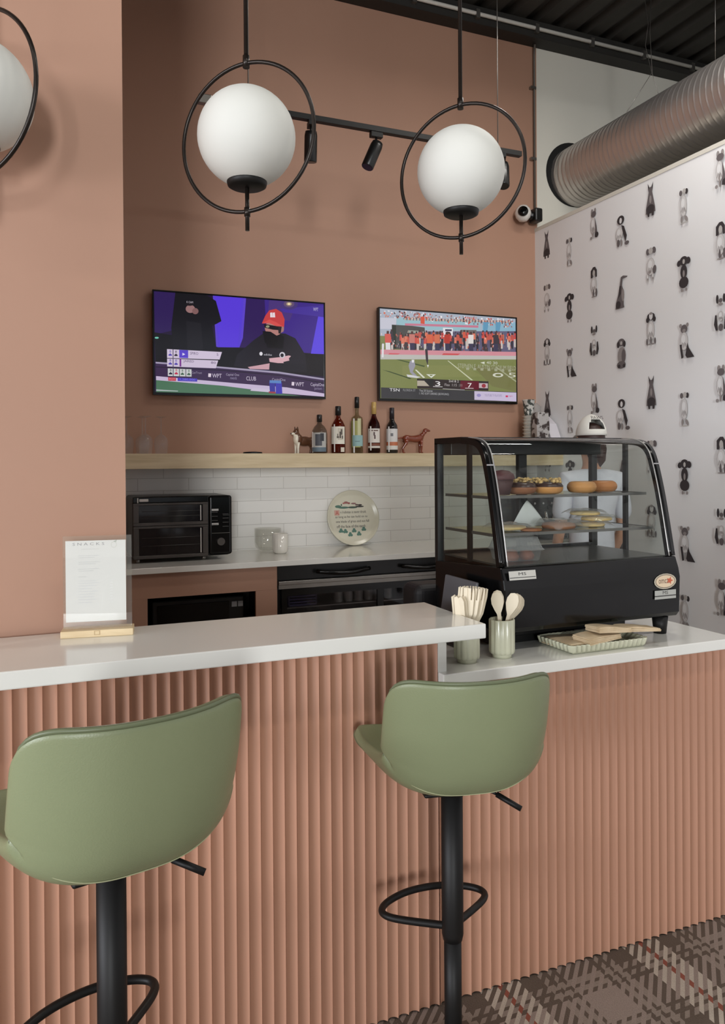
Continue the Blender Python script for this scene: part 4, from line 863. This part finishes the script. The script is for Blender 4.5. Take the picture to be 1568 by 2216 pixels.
# side frames follow the glass
for xx, nm in ((CX0, 'side_frame'), (CX1-.024, 'side_frame')):
    outer = [gcurve(k/30) for k in range(31)]; mb = MB(); pts2 = outer+[(2.372, 1.548), (2.372, 1.531), (2.19, 1.527)]
    inner = []
    for k in range(31):
        a = Vector(gcurve(max(0, k/30-.01))); b_ = Vector(gcurve(min(1, k/30+.01))); d = (b_-a).normalized(); nn = Vector((d.y, -d.x)); p = Vector(outer[k])+nn*.020; inner.append((p.x, p.y))
    bm = mb.bm; n = 31
    Vv = [[bm.verts.new((X, q[0], q[1])) for q in L] for X in (xx, xx+.024) for L in (outer, inner)]
    o0, i0, o1, i1 = Vv
    for k in range(n-1):
        bm.faces.new((o0[k], o0[k+1], i0[k+1], i0[k])); bm.faces.new((o1[k], i1[k], i1[k+1], o1[k+1])); bm.faces.new((o0[k], o1[k], o1[k+1], o0[k+1])).smooth = True; bm.faces.new((i0[k], i0[k+1], i1[k+1], i1[k])).smooth = True
    bm.faces.new((o0[0], i0[0], i1[0], o1[0])); bm.faces.new((o0[-1], o1[-1], i1[-1], i0[-1]))
    mb.box(xx, xx+.024, 2.19, 2.372, 1.527, 1.547)
    mb.build(nm, M_gloss, t)
    o = MB().box(xx-.0005, xx+.0245, 2.036, 2.0395, 1.455, 1.459).build('trim_clip', M_chrome, t); partlabel(o, 'thin bright clip line')
MB().box(CX0+.0245, CX1-.0245, 2.30, 2.372, 1.49, 1.547, .003).box(CX0+.0245, CX1-.0245, 2.19, 2.2995, 1.535, 1.547).build('top_panel', mat('case_top_black', (30, 30, 30), .35, noise=.1), t)
mb = MB(); mb.grid(lambda i, j: Vector((CX0+.0245+(CX1-CX0-.049)*i, *gcurve(j))), 1, 40); mb.build('curved_glass', glassmat('case_glass', (240, 243, 241), .9), t)
for xx in (CX0+.0245, CX1-.0285):
    mb = MB(); mb.tube([(xx+.002, gcurve(k/30)[0]-.001, gcurve(k/30)[1]+.0) for k in range(31)], .0022, 6)
    partlabel(mb.build('glass_edge', mat('bright_edge', (170, 168, 164), .25, metal=.4, noise=.05), t), 'bright edge strip of the curved glass')
sidepoly = [(2.355, 1.13), (1.972, 1.155)]+[(gcurve(k/20)[0]+.02, gcurve(k/20)[1]-.01) for k in range(1, 19)]+[(2.355, 1.530)]
for xx in (CX0+.010, CX1-.014): MB().prism(sidepoly, 'X', xx, xx+.004).build('side_glass', MATS['case_glass'], t)
mb = MB()
for xx in (CX0+.0, CX1-.024): mb.box(xx, xx+.024, 2.352, 2.372, 1.13, 1.53)
mb.box(1.596, 1.622, 2.350, 2.372, 1.13, 1.49).box(1.575, 1.5955, 2.33, 2.349, 1.13, 1.49)
mb.box(CX0+.024, CX1-.024, 2.350, 2.372, 1.131, 1.165)
mb.build('rear_door_frame', M_plastic, t)
MB().box(CX0+.026, 1.595, 2.352, 2.356, 1.166, 1.489).box(1.623, CX1-.026, 2.362, 2.366, 1.166, 1.489).build('rear_glass', MATS['case_glass'], t)
mb = MB()
for xx in (CX0+.016, CX1-.028): mb.box(xx, xx+.012, 2.168, 2.184, 1.148, 1.535)
mb.build('shelf_upright', M_black, t)
SH1, SH2 = 1.3595, 1.2455
for zz, y0 in ((SH1, 2.075), (SH2, 2.045)):
    s_ = MB().box(CX0+.03, CX1-.03, y0, 2.34, zz-.005, zz).build('shelf', glassmat('shelf_glass', (226, 232, 228), .9), t)
    MB().box(CX0+.029, CX1-.029, y0-.003, y0-.0002, zz-.008, zz+.001).box(CX0+.024, CX0+.0295, y0-.003, 2.34, zz-.008, zz+.001).box(CX1-.0295, CX1-.024, y0-.003, 2.34, zz-.008, zz+.001).build('shelf_rim', mat('rim_metal', (120, 118, 114), .3, metal=.7, noise=.1), s_)
MB().box(CX0+.026, CX1-.026, 1.985, 2.348, 1.1505, 1.156).build('interior_deck', mat('dark_steel_deck', (86, 86, 82), .3, metal=.7, noise=.1), t)
P = Paint((CX0+.018, 1.9445, 1.118), (.094, 0, 0), (0, .0055, .026), step=.0001)
P.rect(0, 0, 1, 1, (196, 194, 186)); P.rect(.02, .22, .98, .30, (60, 58, 56)); P.text('MS', .36, .5, .64, .82, (40, 38, 38)); partlabel(P.build('sticker', paintmat('print', 0, .6), t), 'grey and black sticker under the glass, left')
P = Paint((CX1-.112, 1.9440, 1.020), (.092, 0, 0), (0, 0, .083), step=.0001)
P.ell(.5, .70, .5, .30, (190, 180, 160)); P.ell(.5, .70, .44, .26, (70, 52, 44)); P.ell(.5, .70, .42, .24, (222, 200, 170)); P.text('omcan', .2, .62, .74, .78, (92, 60, 48))
sp_ = [(.70+.16*(1 if k % 2 == 0 else .45)*cos(pi*k/5), .72+.16*(1 if k % 2 == 0 else .45)*sin(pi*k/5)) for k in range(10)]; P.poly(sp_, (196, 96, 66))
P.rect(.02, .02, .98, .36, (172, 172, 166)); P.rect(.02, .12, .98, .16, (60, 58, 56)); P.text('MS', .38, .2, .62, .33, (50, 48, 46)); partlabel(P.build('logo_badge', paintmat('print', 0, .6), t), 'oval cream maker badge with an orange star')

# pastries
M_dough = mat('bagel_dough', (198, 140, 78), .5, noise=.28, nscale=14); M_dough2 = mat('donut_dark', (140, 88, 54), .5, noise=.25, nscale=18)
M_nut = mat('nut_topping', (206, 172, 110), .5, noise=.3, nscale=40); M_choc = mat('chocolate', (54, 30, 24), .3, noise=.15)
def torus(mb, R, r, zs=1.0, n=28, m=14, c=(0, 0, 0)):
    mb.grid(lambda i, j: Vector((c[0]+(R+r*cos(2*pi*j))*cos(2*pi*i), c[1]+(R+r*cos(2*pi*j))*sin(2*pi*i), c[2]+r*zs*sin(2*pi*j))), n, m, closed_u=True)
def donut(x, y, z, label, dough, topping, nuts, R=.034, r=.022, seed=1):
    R *= .86; r *= .88
    t = thing('bagel' if topping is None else 'donut', label, 'pastry', (x, y, z), seed); mb = MB(); torus(mb, R, r, .95, c=(0, 0, r*.95)); mb.build('dough', dough, t)
    if topping:
        mb = MB(); mb.grid(lambda i, j: Vector(((R+(r+.0015)*cos(.25+2.6*j))*cos(2*pi*i), (R+(r+.0015)*cos(.25+2.6*j))*sin(2*pi*i), r*.95+(r+.0015)*.97*sin(.25+2.6*j))), 28, 8, closed_u=True); mb.build('icing', topping, t)
    if nuts:
        rr = random.Random(seed); mb = MB()
        for k in range(nuts):
            a = rr.uniform(0, 2*pi); q = R+rr.uniform(-.012, .012); mb.ell((q*cos(a), q*sin(a), r*1.95+rr.uniform(0, .012)), (rr.uniform(.004, .009), rr.uniform(.004, .008), rr.uniform(.003, .007)), 8, 6)
        mb.build('nut_pieces', M_nut, t)
    return t
zz = SH1+.0015
t = thing('muffin', 'dark berry muffin in a brown paper at the left of the top shelf', 'pastry', (1.376, 2.13, zz))
MB().lathe([(0, 0), (.024, 0), (.036, .046), (.034, .047)], 36, rf=lambda a: 1+.04*sin(a*18)).build('paper_case', mat('brown_paper', (74, 46, 44), .7, noise=.1), t)
MB().lathe([(.0345, .0475), (.041, .052), (.036, .066), (.022, .076), (0, .08)], 24, rf=lambda a: 1+.05*sin(a*5)).build('muffin_top', mat('muffin_dark', (92, 56, 58), .6, noise=.3, nscale=30), t)
donut(1.452, 2.135, zz, 'iced donut with nuts beside the dark muffin on the top shelf', M_dough2, M_choc, 26, seed=3)
donut(1.545, 2.120, zz, 'golden chocolate-topped donut with nuts at the front of the top shelf', M_dough, M_choc, 24, seed=5)
donut(1.600, 2.22, zz, 'brown iced donut behind the golden one on the top shelf', M_dough2, M_choc, 16, seed=8)
donut(1.688, 2.130, zz, 'plain golden bagel left of centre-right on the top shelf', M_dough, None, 0, .033, .023, seed=2)
donut(1.800, 2.160, zz, 'plain browner bagel at the right end of the top shelf', mat('bagel_brown', (184, 118, 62), .45, noise=.25, nscale=14), None, 0, .033, .023, seed=4)
zz = SH2+.0015
M_paper = mat('deli_paper', (206, 206, 202), .6, noise=.03); M_pie = mat('pie_crust', (214, 184, 124), .6, noise=.2, nscale=30); M_pie2 = mat('cookie_brown', (150, 96, 58), .6, noise=.3, nscale=40)
M_wrap = glassmat('plastic_wrap', (244, 244, 242), 1.0, haze=.15)
def cookie(x, y, z, r, label, m, name='cookie', h=.012, wrap_=True):
    t = thing(name, label, 'pastry', (x, y, z), x*9); MB().lathe([(0, 0), (r*.94, 0), (r, h*.4), (r*.93, h*.85), (r*.4, h*1.1), (0, h*1.12)], 32, rf=lambda a: 1+.02*sin(a*7)+.012*sin(a*11+1)).build('cookie_disc', m, t)
    if wrap_:
        MB().grid(lambda i, j: Vector(((i-.5)*2.5*r, (j-.5)*2.4*r, max(.0012, h*1.45-max(0, abs(i-.5)*2-.62)*h*2.6-max(0, abs(j-.5)*2-.66)*h*2.6+.001*sin(i*19+j*7)+.002))), 18, 18).build('wrapper', M_wrap, t)
cookie(1.40, 2.13, zz+.004, .055, 'pale wrapped cookie at the left end of the middle shelf', M_pie)
cookie(1.45, 2.08, zz, .035, 'brown flat cookie at the front left of the middle shelf', M_pie2, h=.008, wrap_=False)
t = thing('deli_sheet', 'white paper sheet folded up to a point on the middle shelf', 'paper', (1.535, 2.21, zz+.0005), radians(-20))
MB().grid(lambda i, j: Vector((-.06+.12*i, .03*(1-abs(2*i-1))*j, .002+(.085*(1-abs(2*i-1)**1.2))*j)), 20, 8).build('sheet', M_paper, t, solid=.0008)
cookie(1.585, 2.12, zz, .055, 'large brown cookie in the middle of the middle shelf', M_pie2, h=.020)
cookie(1.735, 2.15, zz, .052, 'pale wrapped cookie at the bottom of the right-hand pile', M_pie)
cookie(1.765, 2.15, zz+.0190, .052, 'pale wrapped cookie in the middle of the right-hand pile', M_pie)
cookie(1.725, 2.16, zz+.0380, .050, 'pale wrapped cookie on top of the right-hand pile', M_pie)
t = thing('clamshell_box', 'clear ribbed clamshell of pastries on the floor of the case', 'food container', (1.405, 2.10, 1.157))
def sq(a): c_, s_ = abs(cos(a)), abs(sin(a)); return 1/((c_**5+s_**5)**.2)
MB().lathe([(.060, 0), (.066, .03), (.074, .033)], 64, rf=sq).build('tray', glassmat('clam_plastic', (232, 232, 230), 1, haze=.12), t)
MB().lathe([(.074, .034), (.068, .038), (.056, .072), (.050, .075), (0, .076)], 96, rf=lambda a: sq(a)*(1+.02*sin(a*36))).build('lid', glassmat('clam_lid', (232, 232, 230), 1, haze=.22), t)
clam_p = [(-.03, -.02, 'pastry_swirl'), (.028, -.018, 'pastry_swirl'), (-.001, .026, 'pastry_swirl')]
for k, (a, b_, nm) in enumerate(clam_p):
    o = MB().lathe([(0, 0), (.022, 0), (.026, .012), (.018, .026), (0, .03)], 20, c=(1.405+a, 2.10+b_, 1.1575)).build(nm, mat('swirl_pastry', (150, 84, 58), .5, noise=.4, nscale=60))
    tag(o, 'reddish baked swirl inside the clear clamshell box', 'pastry', 'baked swirls in the clamshell')

# tablet stand and printer left of the case
t = thing('tablet_stand', 'dark grey tablet on a stand leaning towards the left side of the pastry case', 'tablet', (1.190, 2.125, .9028), radians(-90))
MB().box(-.098, .098, .0, .010, .022, .205, .004, rot=((0, 0, .022), Matrix.Rotation(radians(-9), 3, 'X'))).build('tablet_back', mat('slate_grey', (84, 83, 85), .5, noise=.04), t)
MB().box(-.05, .05, -.02, .06, 0, .012, .004).tube([(0, .025, .01), (0, .018, .06)], .010, 12).build('stand_foot', M_plastic, t)
t = thing('receipt_printer', 'round-topped black receipt printer with white lettering behind the bar end', 'printer', (1.285, 2.47, .9028))
MB().box(-.075, .075, -.06, .07, 0, .138, .03, 5).build('printer_body', mat('matte_black', (24, 22, 24), .6, noise=.1), t)
P = Paint((.018, -.0605, .035), (0, 0, .055), (-.018, 0, 0), step=.0001); P.text('STAR', 0, 0, 1, 1, (214, 212, 206)); P.build('lettering', paintmat('print', 0, .6), t)

# ------------------------------------------------------------------ utensil cups
M_cup = mat('celadon_ceramic', (196, 196, 172), .25, noise=.05, nscale=20, coat=.3)
def utensil_cup(x, y, label, rz):
    t = thing('utensil_cup', label, 'cup', (x, y, .9028), rz)
    rf = lambda a: 1+.085*abs(sin(a*6))
    MB().lathe([(0, 0), (.028, 0), (.0285, .010)], 48).build('foot_rim', M_cup, t)
    MB().lathe([(.0285, .010), (.0335, .013), (.0345, .020), (.0345, .107), (.033, .110), (.031, .107), (.031, .014), (0, .012)], 96, rf=rf).build('cup_wall', M_cup, t)
    return t
utensil_cup(1.121, 1.921, 'pale green fluted cup partly under the bar top, holding wooden forks', 0)
utensil_cup(1.243, 1.930, 'pale green fluted cup right of the bar end, holding wooden spoons', .3)
M_bam = mat('birch_wood', (224, 212, 188), .6, noise=.05, nscale=30)
def up(o, base, tip, roll=0):
    base = Vector(base); tip = Vector(tip); z = (tip-base).normalized(); x = Vector((cos(roll), sin(roll), 0)); x = (x-z*x.dot(z)).normalized(); y = z.cross(x)
    M = Matrix(((x.x, y.x, z.x, base.x), (x.y, y.y, z.y, base.y), (x.z, y.z, z.z, base.z), (0, 0, 0, 1))); o.matrix_world = M
def flat(poly, th=.0016):
    mb = MB(); mb.prism(poly, 'Y', -th/2, th/2); return mb
spoon_poly = [(-.004, 0), (.004, 0), (.0045, .105), (.010, .118), (.0155, .135), (.0155, .150), (.010, .164), (0, .168), (-.010, .164), (-.0155, .150), (-.0155, .135), (-.010, .118), (-.0045, .105)]
fork_poly = [(-.005, 0), (.005, 0), (.0055, .09), (.011, .108), (.0125, .150), (.0105, .168), (.0075, .168), (.0065, .140), (.0035, .140), (.003, .168), (-.003, .168), (-.0035, .140), (-.0065, .140), (-.0075, .168), (-.0105, .168), (-.0125, .150), (-.011, .108), (-.0055, .09)]
knife_poly = [(-.006, 0), (.006, 0), (.0065, .09), (.009, .10), (.010, .155), (.003, .168), (-.006, .165), (-.008, .10), (-.0065, .09)]
spoon_poly = [(x*1.1, z*1.06) for x, z in spoon_poly]; fork_poly = [(x*1.05, z*1.17) for x, z in fork_poly]; knife_poly = [(x, z*1.04) for x, z in knife_poly]
def utensil(poly, name, base, tip, roll, label, group, src={}):
    if name not in src: ob = flat(poly).build(name, M_bam); src[name] = ob
    else: ob = src[name].copy(); C.objects.link(ob)
    tag(ob, label, name.split('_')[-1], group); up(ob, base, tip, roll)
R = random.Random(11)
for k in range(11):
    a = 2*pi*k/11; lx = .016*cos(a); ly = .016*sin(a)
    utensil(fork_poly, 'wooden_fork', (1.121+lx*.6, 1.921+ly*.6, .917), (1.121+lx*2.0+.022, 1.921+ly*1.5, 1.105+.004*sin(a*3)), -.5+.5*sin(a), 'pale wooden fork among the tall ones in the left cup', 'wooden forks in the left cup')
for k in range(7):
    a = 2*pi*k/7
    utensil(knife_poly, 'wooden_knife', (1.121+.012*cos(a)-.006, 1.921+.012*sin(a), .917), (1.121-.020+.012*cos(a), 1.925+.018*sin(a), 1.078-.018-.003*k), -.5+.6*sin(a), 'short pale wooden knife leaning left in the left cup', 'wooden knives in the left cup')
for k, (dx, dy, h_, rl) in enumerate([(-.016, -.004, 1.0, -.5), (.004, .022, .97, -.5), (.020, -.018, .98, -.75), (.032, -.012, .97, -.8), (.043, -.006, .96, -.85), (.052, .0, .95, -.9), (.060, .006, .94, -.95)]):
    utensil(spoon_poly, 'wooden_spoon', (1.243-dx*.35, 1.930-dy*.35, .917), (1.243+dx*1.15, 1.930+dy*1.2, .917+.166*h_-.014), rl, ['wooden spoon standing leftmost in the right cup, its bowl facing out', 'short wooden spoon at the back of the right cup', 'wooden spoon in front of the fan leaning right in the right cup'][k] if k < 3 else 'wooden spoon in the fan leaning right behind the front one', None if k < 3 else 'fanned wooden spoons in the right cup')

# ------------------------------------------------------------------ tray with paper bags
t = thing('scalloped_tray', 'pale green scalloped tray holding folded brown napkins', 'tray', (1.575, 1.940, .9028), radians(0))
A_, B_, C_, D_ = Vector((-.085, .116, 0)), Vector((-.143, -.082, 0)), Vector((.148, -.080, 0)), Vector((.15, .06, 0))
def trayrim(scale, off):
    cs = [Vector((-.14, .085, 0)), Vector((-.14, -.080, 0)), Vector((.14, -.080, 0)), Vector((.14, .085, 0))]; pts = []
    for i in range(4):
        a = cs[i]*scale; b_ = cs[(i+1) % 4]*scale; d = (b_-a); L = d.length; nrm = Vector((d.y, -d.x, 0)).normalized(); n_ = int(round(L/.0175))
        for k in range(n_):
            for s_ in range(6):
                f = (k+s_/6)/n_; pts.append(a+d*f+nrm*(off*abs(sin(pi*s_/6))))
    return pts
mb = MB(); L1 = [trayrim(.93, .0), trayrim(.95, .0), trayrim(.97, .006), trayrim(1.0, .008), trayrim(1.0, .007), trayrim(.97, .004), trayrim(.94, .001)]; zs_ = [0, .004, .006, .024, .027, .026, .008]
Vv = [[mb.bm.verts.new(p+Vector((0, 0, z))) for p in L] for L, z in zip(L1, zs_)]; n = len(Vv[0])
for A, B in zip(Vv, Vv[1:]):
    for k in range(n): mb.bm.faces.new((A[k], A[(k+1) % n], B[(k+1) % n], B[k])).smooth = True
mb.bm.faces.new(Vv[0]); mb.bm.faces.new(Vv[-1][::-1]); mb.build('tray_body', M_cup, t)
M_kraft = wood_mat('kraft_paper', (196, 172, 136), (220, 200, 168), (6, 6, 6), .8)
def napkin(loc, rz, w, d, h, label, tilt=(0, 0), puff=.003):
    t = thing('paper_napkin', label, 'napkin', loc, rz); t.rotation_euler = (tilt[0], tilt[1], rz)
    mb = MB(); rr = random.Random(int(w*1e4+loc[0]*100)); nl = max(3, int(h/.0032)); bow = puff
    for q in range(nl):
        z0 = h*q/nl; z1 = z0+h/nl*.93; ox, oy = rr.uniform(-.0025, .0025), rr.uniform(-.002, .002)
        for zz2 in (z0, z1): mb.grid(lambda i, j, zz2=zz2: Vector((ox+(i-.5)*w, oy+(j-.5)*d, zz2+bow*sin(i*4.2+.5)*(zz2/h)+.6*bow*cos(j*3))), 12, 4, smooth=False)
        for e_ in (0, 1):
            mb.grid(lambda i, j, e_=e_: Vector((ox+(i-.5)*w, oy+(e_-.5)*d, (z0 if j < .5 else z1)+bow*sin(i*4.2+.5)*((z0 if j < .5 else z1)/h)+.6*bow*cos(e_*3))), 12, 1, smooth=False)
            mb.grid(lambda i, j, e_=e_: Vector((ox+(e_-.5)*w, oy+(i-.5)*d, (z0 if j < .5 else z1)+bow*sin(e_*4.2+.5)*((z0 if j < .5 else z1)/h)+.6*bow*cos(i*3))), 4, 1, smooth=False)
    bmesh.ops.remove_doubles(mb.bm, verts=mb.bm.verts[:], dist=1e-6)
    mb.build('folded_paper', M_kraft, t); return t
napkin((1.50, 1.94, .9115), radians(4), .125, .13, .017, 'brown napkin lying flat at the left of the tray', puff=.002)
napkin((1.555, 1.895, .9310), radians(8), .13, .07, .016, 'brown napkin in front, slanting over the tray edge', tilt=(radians(5), radians(-3)))
napkin((1.60, 1.900, .9500), radians(-3), .115, .07, .016, 'left brown napkin of the upper pair across the tray', tilt=(0, radians(3)))
napkin((1.712, 1.900, .9440), radians(-6), .12, .07, .012, 'right brown napkin of the upper pair, overhanging the tray end', tilt=(0, radians(3)))

# ------------------------------------------------------------------ person behind the pastry case
PX, PYY = 2.84, 3.50
t = thing('person', 'person in a white cap and white shirt standing behind the pastry case, back turned', 'person', (PX, PYY, 0), radians(-14))
t.scale = (.86, .9, 1)
skin = mat('skin', (196, 146, 118), .5, noise=.03); hair = mat('brown_hair', (58, 38, 34), .5, noise=.3, nscale=60); shirt = mat('white_shirt', (206, 204, 212), .8, noise=.03); jeans = mat('dark_trousers', (44, 46, 56), .8, noise=.08)
def skinned(name, verts, edges, radii, m, parent, sub=2):
    me = bpy.data.meshes.new(name); me.from_pydata(verts, edges, []); ob = bpy.data.objects.new(name, me); C.objects.link(ob); ob.parent = parent
    k = ob.modifiers.new('skin', 'SKIN'); k.use_smooth_shade = True
    for v, r in zip(me.skin_vertices[0].data, radii): v.radius = (r, r) if not isinstance(r, tuple) else r
    me.skin_vertices[0].data[0].use_root = True
    s_ = ob.modifiers.new('sub', 'SUBSURF'); s_.levels = sub; s_.render_levels = sub
    me.materials.append(m); return ob
V = [(0, 0, .90), (0, 0, 1.05), (0, .0, 1.20), (0, 0, 1.34), (0, .0, 1.41), (0, .01, 1.47), (0, .02, 1.54), (0, .02, 1.60)]
Ed = [(i, i+1) for i in range(7)]; Rd = [(.155, .11), (.125, .095), (.14, .10), (.13, .09), (.06, .06), (.048, .05), (.072, .082), (.066, .076)]
for s_ in (-1, 1):
    b0 = len(V); V += [(s_*.16, 0, 1.355), (s_*.195, -.01, 1.22), (s_*.215, .0, 1.09), (s_*.20, .10, .96), (s_*.19, .17, .905)]; Ed += [(3, b0)]+[(b0+i, b0+i+1) for i in range(4)]; Rd += [.052, .046, .038, .032, .024]
    pb = b0+4
    b1 = len(V); V += [(s_*.185, .215, .885)]; Ed += [(pb, b1)]; Rd += [(.03, .016)]
    for f_ in range(4):
        fb = len(V); ox = s_*(.165+.014*f_); ln = (.034, .040, .038, .030)[f_]; V += [(ox, .245, .878), (ox, .245+ln, .866), (ox, .245+ln*1.7, .848)]; Ed += [(b1, fb), (fb, fb+1), (fb+1, fb+2)]; Rd += [.0085, .008, .0065]
    fb = len(V); V += [(s_*.155, .205, .872), (s_*.145, .235, .860)]; Ed += [(pb, fb), (fb, fb+1)]; Rd += [.010, .008]
    b2 = len(V); V += [(s_*.09, 0, .80), (s_*.10, .0, .48), (s_*.10, -.01, .09), (s_*.10, .10, .035)]; Ed += [(0, b2)]+[(b2+i, b2+i+1) for i in range(3)]; Rd += [.092, .062, .042, .035]
skinned('body', V, Ed, Rd, skin, t)
def cloth(name, V, Ed, Rd, m): return skinned(name, V, Ed, Rd, m, t)
Vs = [(0, 0, .86), (0, 0, 1.05), (0, 0, 1.20), (0, 0, 1.345), (0, .004, 1.425)]; Es = [(i, i+1) for i in range(4)]; Rs = [(.178, .13), (.150, .118), (.162, .122), (.150, .108), (.066, .066)]
for s_ in (-1, 1):
    b0 = len(Vs); Vs += [(s_*.17, 0, 1.360), (s_*.203, -.01, 1.22), (s_*.215, -.004, 1.13)]; Es += [(3, b0), (b0, b0+1), (b0+1, b0+2)]; Rs += [.066, .064, .060]
cloth('shirt', Vs, Es, Rs, shirt)
Vs = [(0, 0, .92)]; Es = []; Rs = [(.172, .125)]
for s_ in (-1, 1): b0 = len(Vs); Vs += [(s_*.09, 0, .80), (s_*.10, 0, .48), (s_*.10, -.01, .10)]; Es += [(0, b0), (b0, b0+1), (b0+1, b0+2)]; Rs += [.108, .078, .062]
cloth('trousers', Vs, Es, Rs, jeans)
for s_ in (-1, 1): MB().ell((s_*.10, .05, .045), (.048, .13, .045)).build('shoe', M_plastic, t)
mb = MB(); mb.ell((0, .0, 1.585), (.084, .098, .095), 28, 18); mb.ell((0, -.07, 1.53), (.066, .045, .075)); limb(mb, [(0, -.105, 1.57), (0, -.135, 1.53), (0, -.13, 1.47), (0, -.12, 1.435)], [.022, .034, .028, .004]); mb.build('hair', hair, t)
mb = MB(); mb.ell((0, .118, 1.575), (.012, .018, .014)); mb.ell((0, .103, 1.535), (.022, .008, .006))
for s_ in (-1, 1): mb.ell((s_*.03, .098, 1.60), (.010, .008, .006)); mb.ell((s_*.086, .02, 1.575), (.010, .018, .026))
mb.build('face_features', skin, t)
capm = mat('white_cotton_cap', (216, 214, 206), .8, noise=.02)
HC = Vector((0, .0, 1.625))
mb = MB()
def capf(i, j):
    a = -pi/2+2*pi*i; el = j*pi/2*.999; back = max(0, cos(a+pi/2))
    zlow = -.018
    r = Vector((.094*cos(a)*cos(el), .108*sin(a)*cos(el), .100*sin(el)+zlow*(1-j)))
    return HC+r
bm = mb.bm; nu, nv = 48, 16
Vg = [[bm.verts.new(capf(i/nu, j/nv)) for j in range(nv+1)] for i in range(nu)]
for i in range(nu):
    for j in range(nv):
        d_ = min(i+.5, nu-i-.5)      # distance from the back centre
        hole = 3 <= j < 9 and (d_/5.4)**2+((j-3)/6.6)**2 < 1
        if not hole or j < 3 and False: bm.faces.new((Vg[i][j], Vg[(i+1) % nu][j], Vg[(i+1) % nu][j+1], Vg[i][j+1])).smooth = True
mb.build('cap', capm, t, solid=.003)
MB().grid(lambda i, j: HC+Vector((.082*sin((i-.5)*2.2), .085+.115*j*cos((i-.5)*2.0), -.012-.018*j-.02*abs(i-.5)*j)), 14, 8).build('cap_brim', capm, t, solid=.004)
P = Paint((HC.x-.05, HC.y-.0885, HC.z+.068), (.10, 0, 0), (0, .014, .018), step=.001); P.text('PAWS', .1, 0, .9, 1, (60, 50, 52)); P.build('cap_lettering', paintmat('print', 0, .6), t)
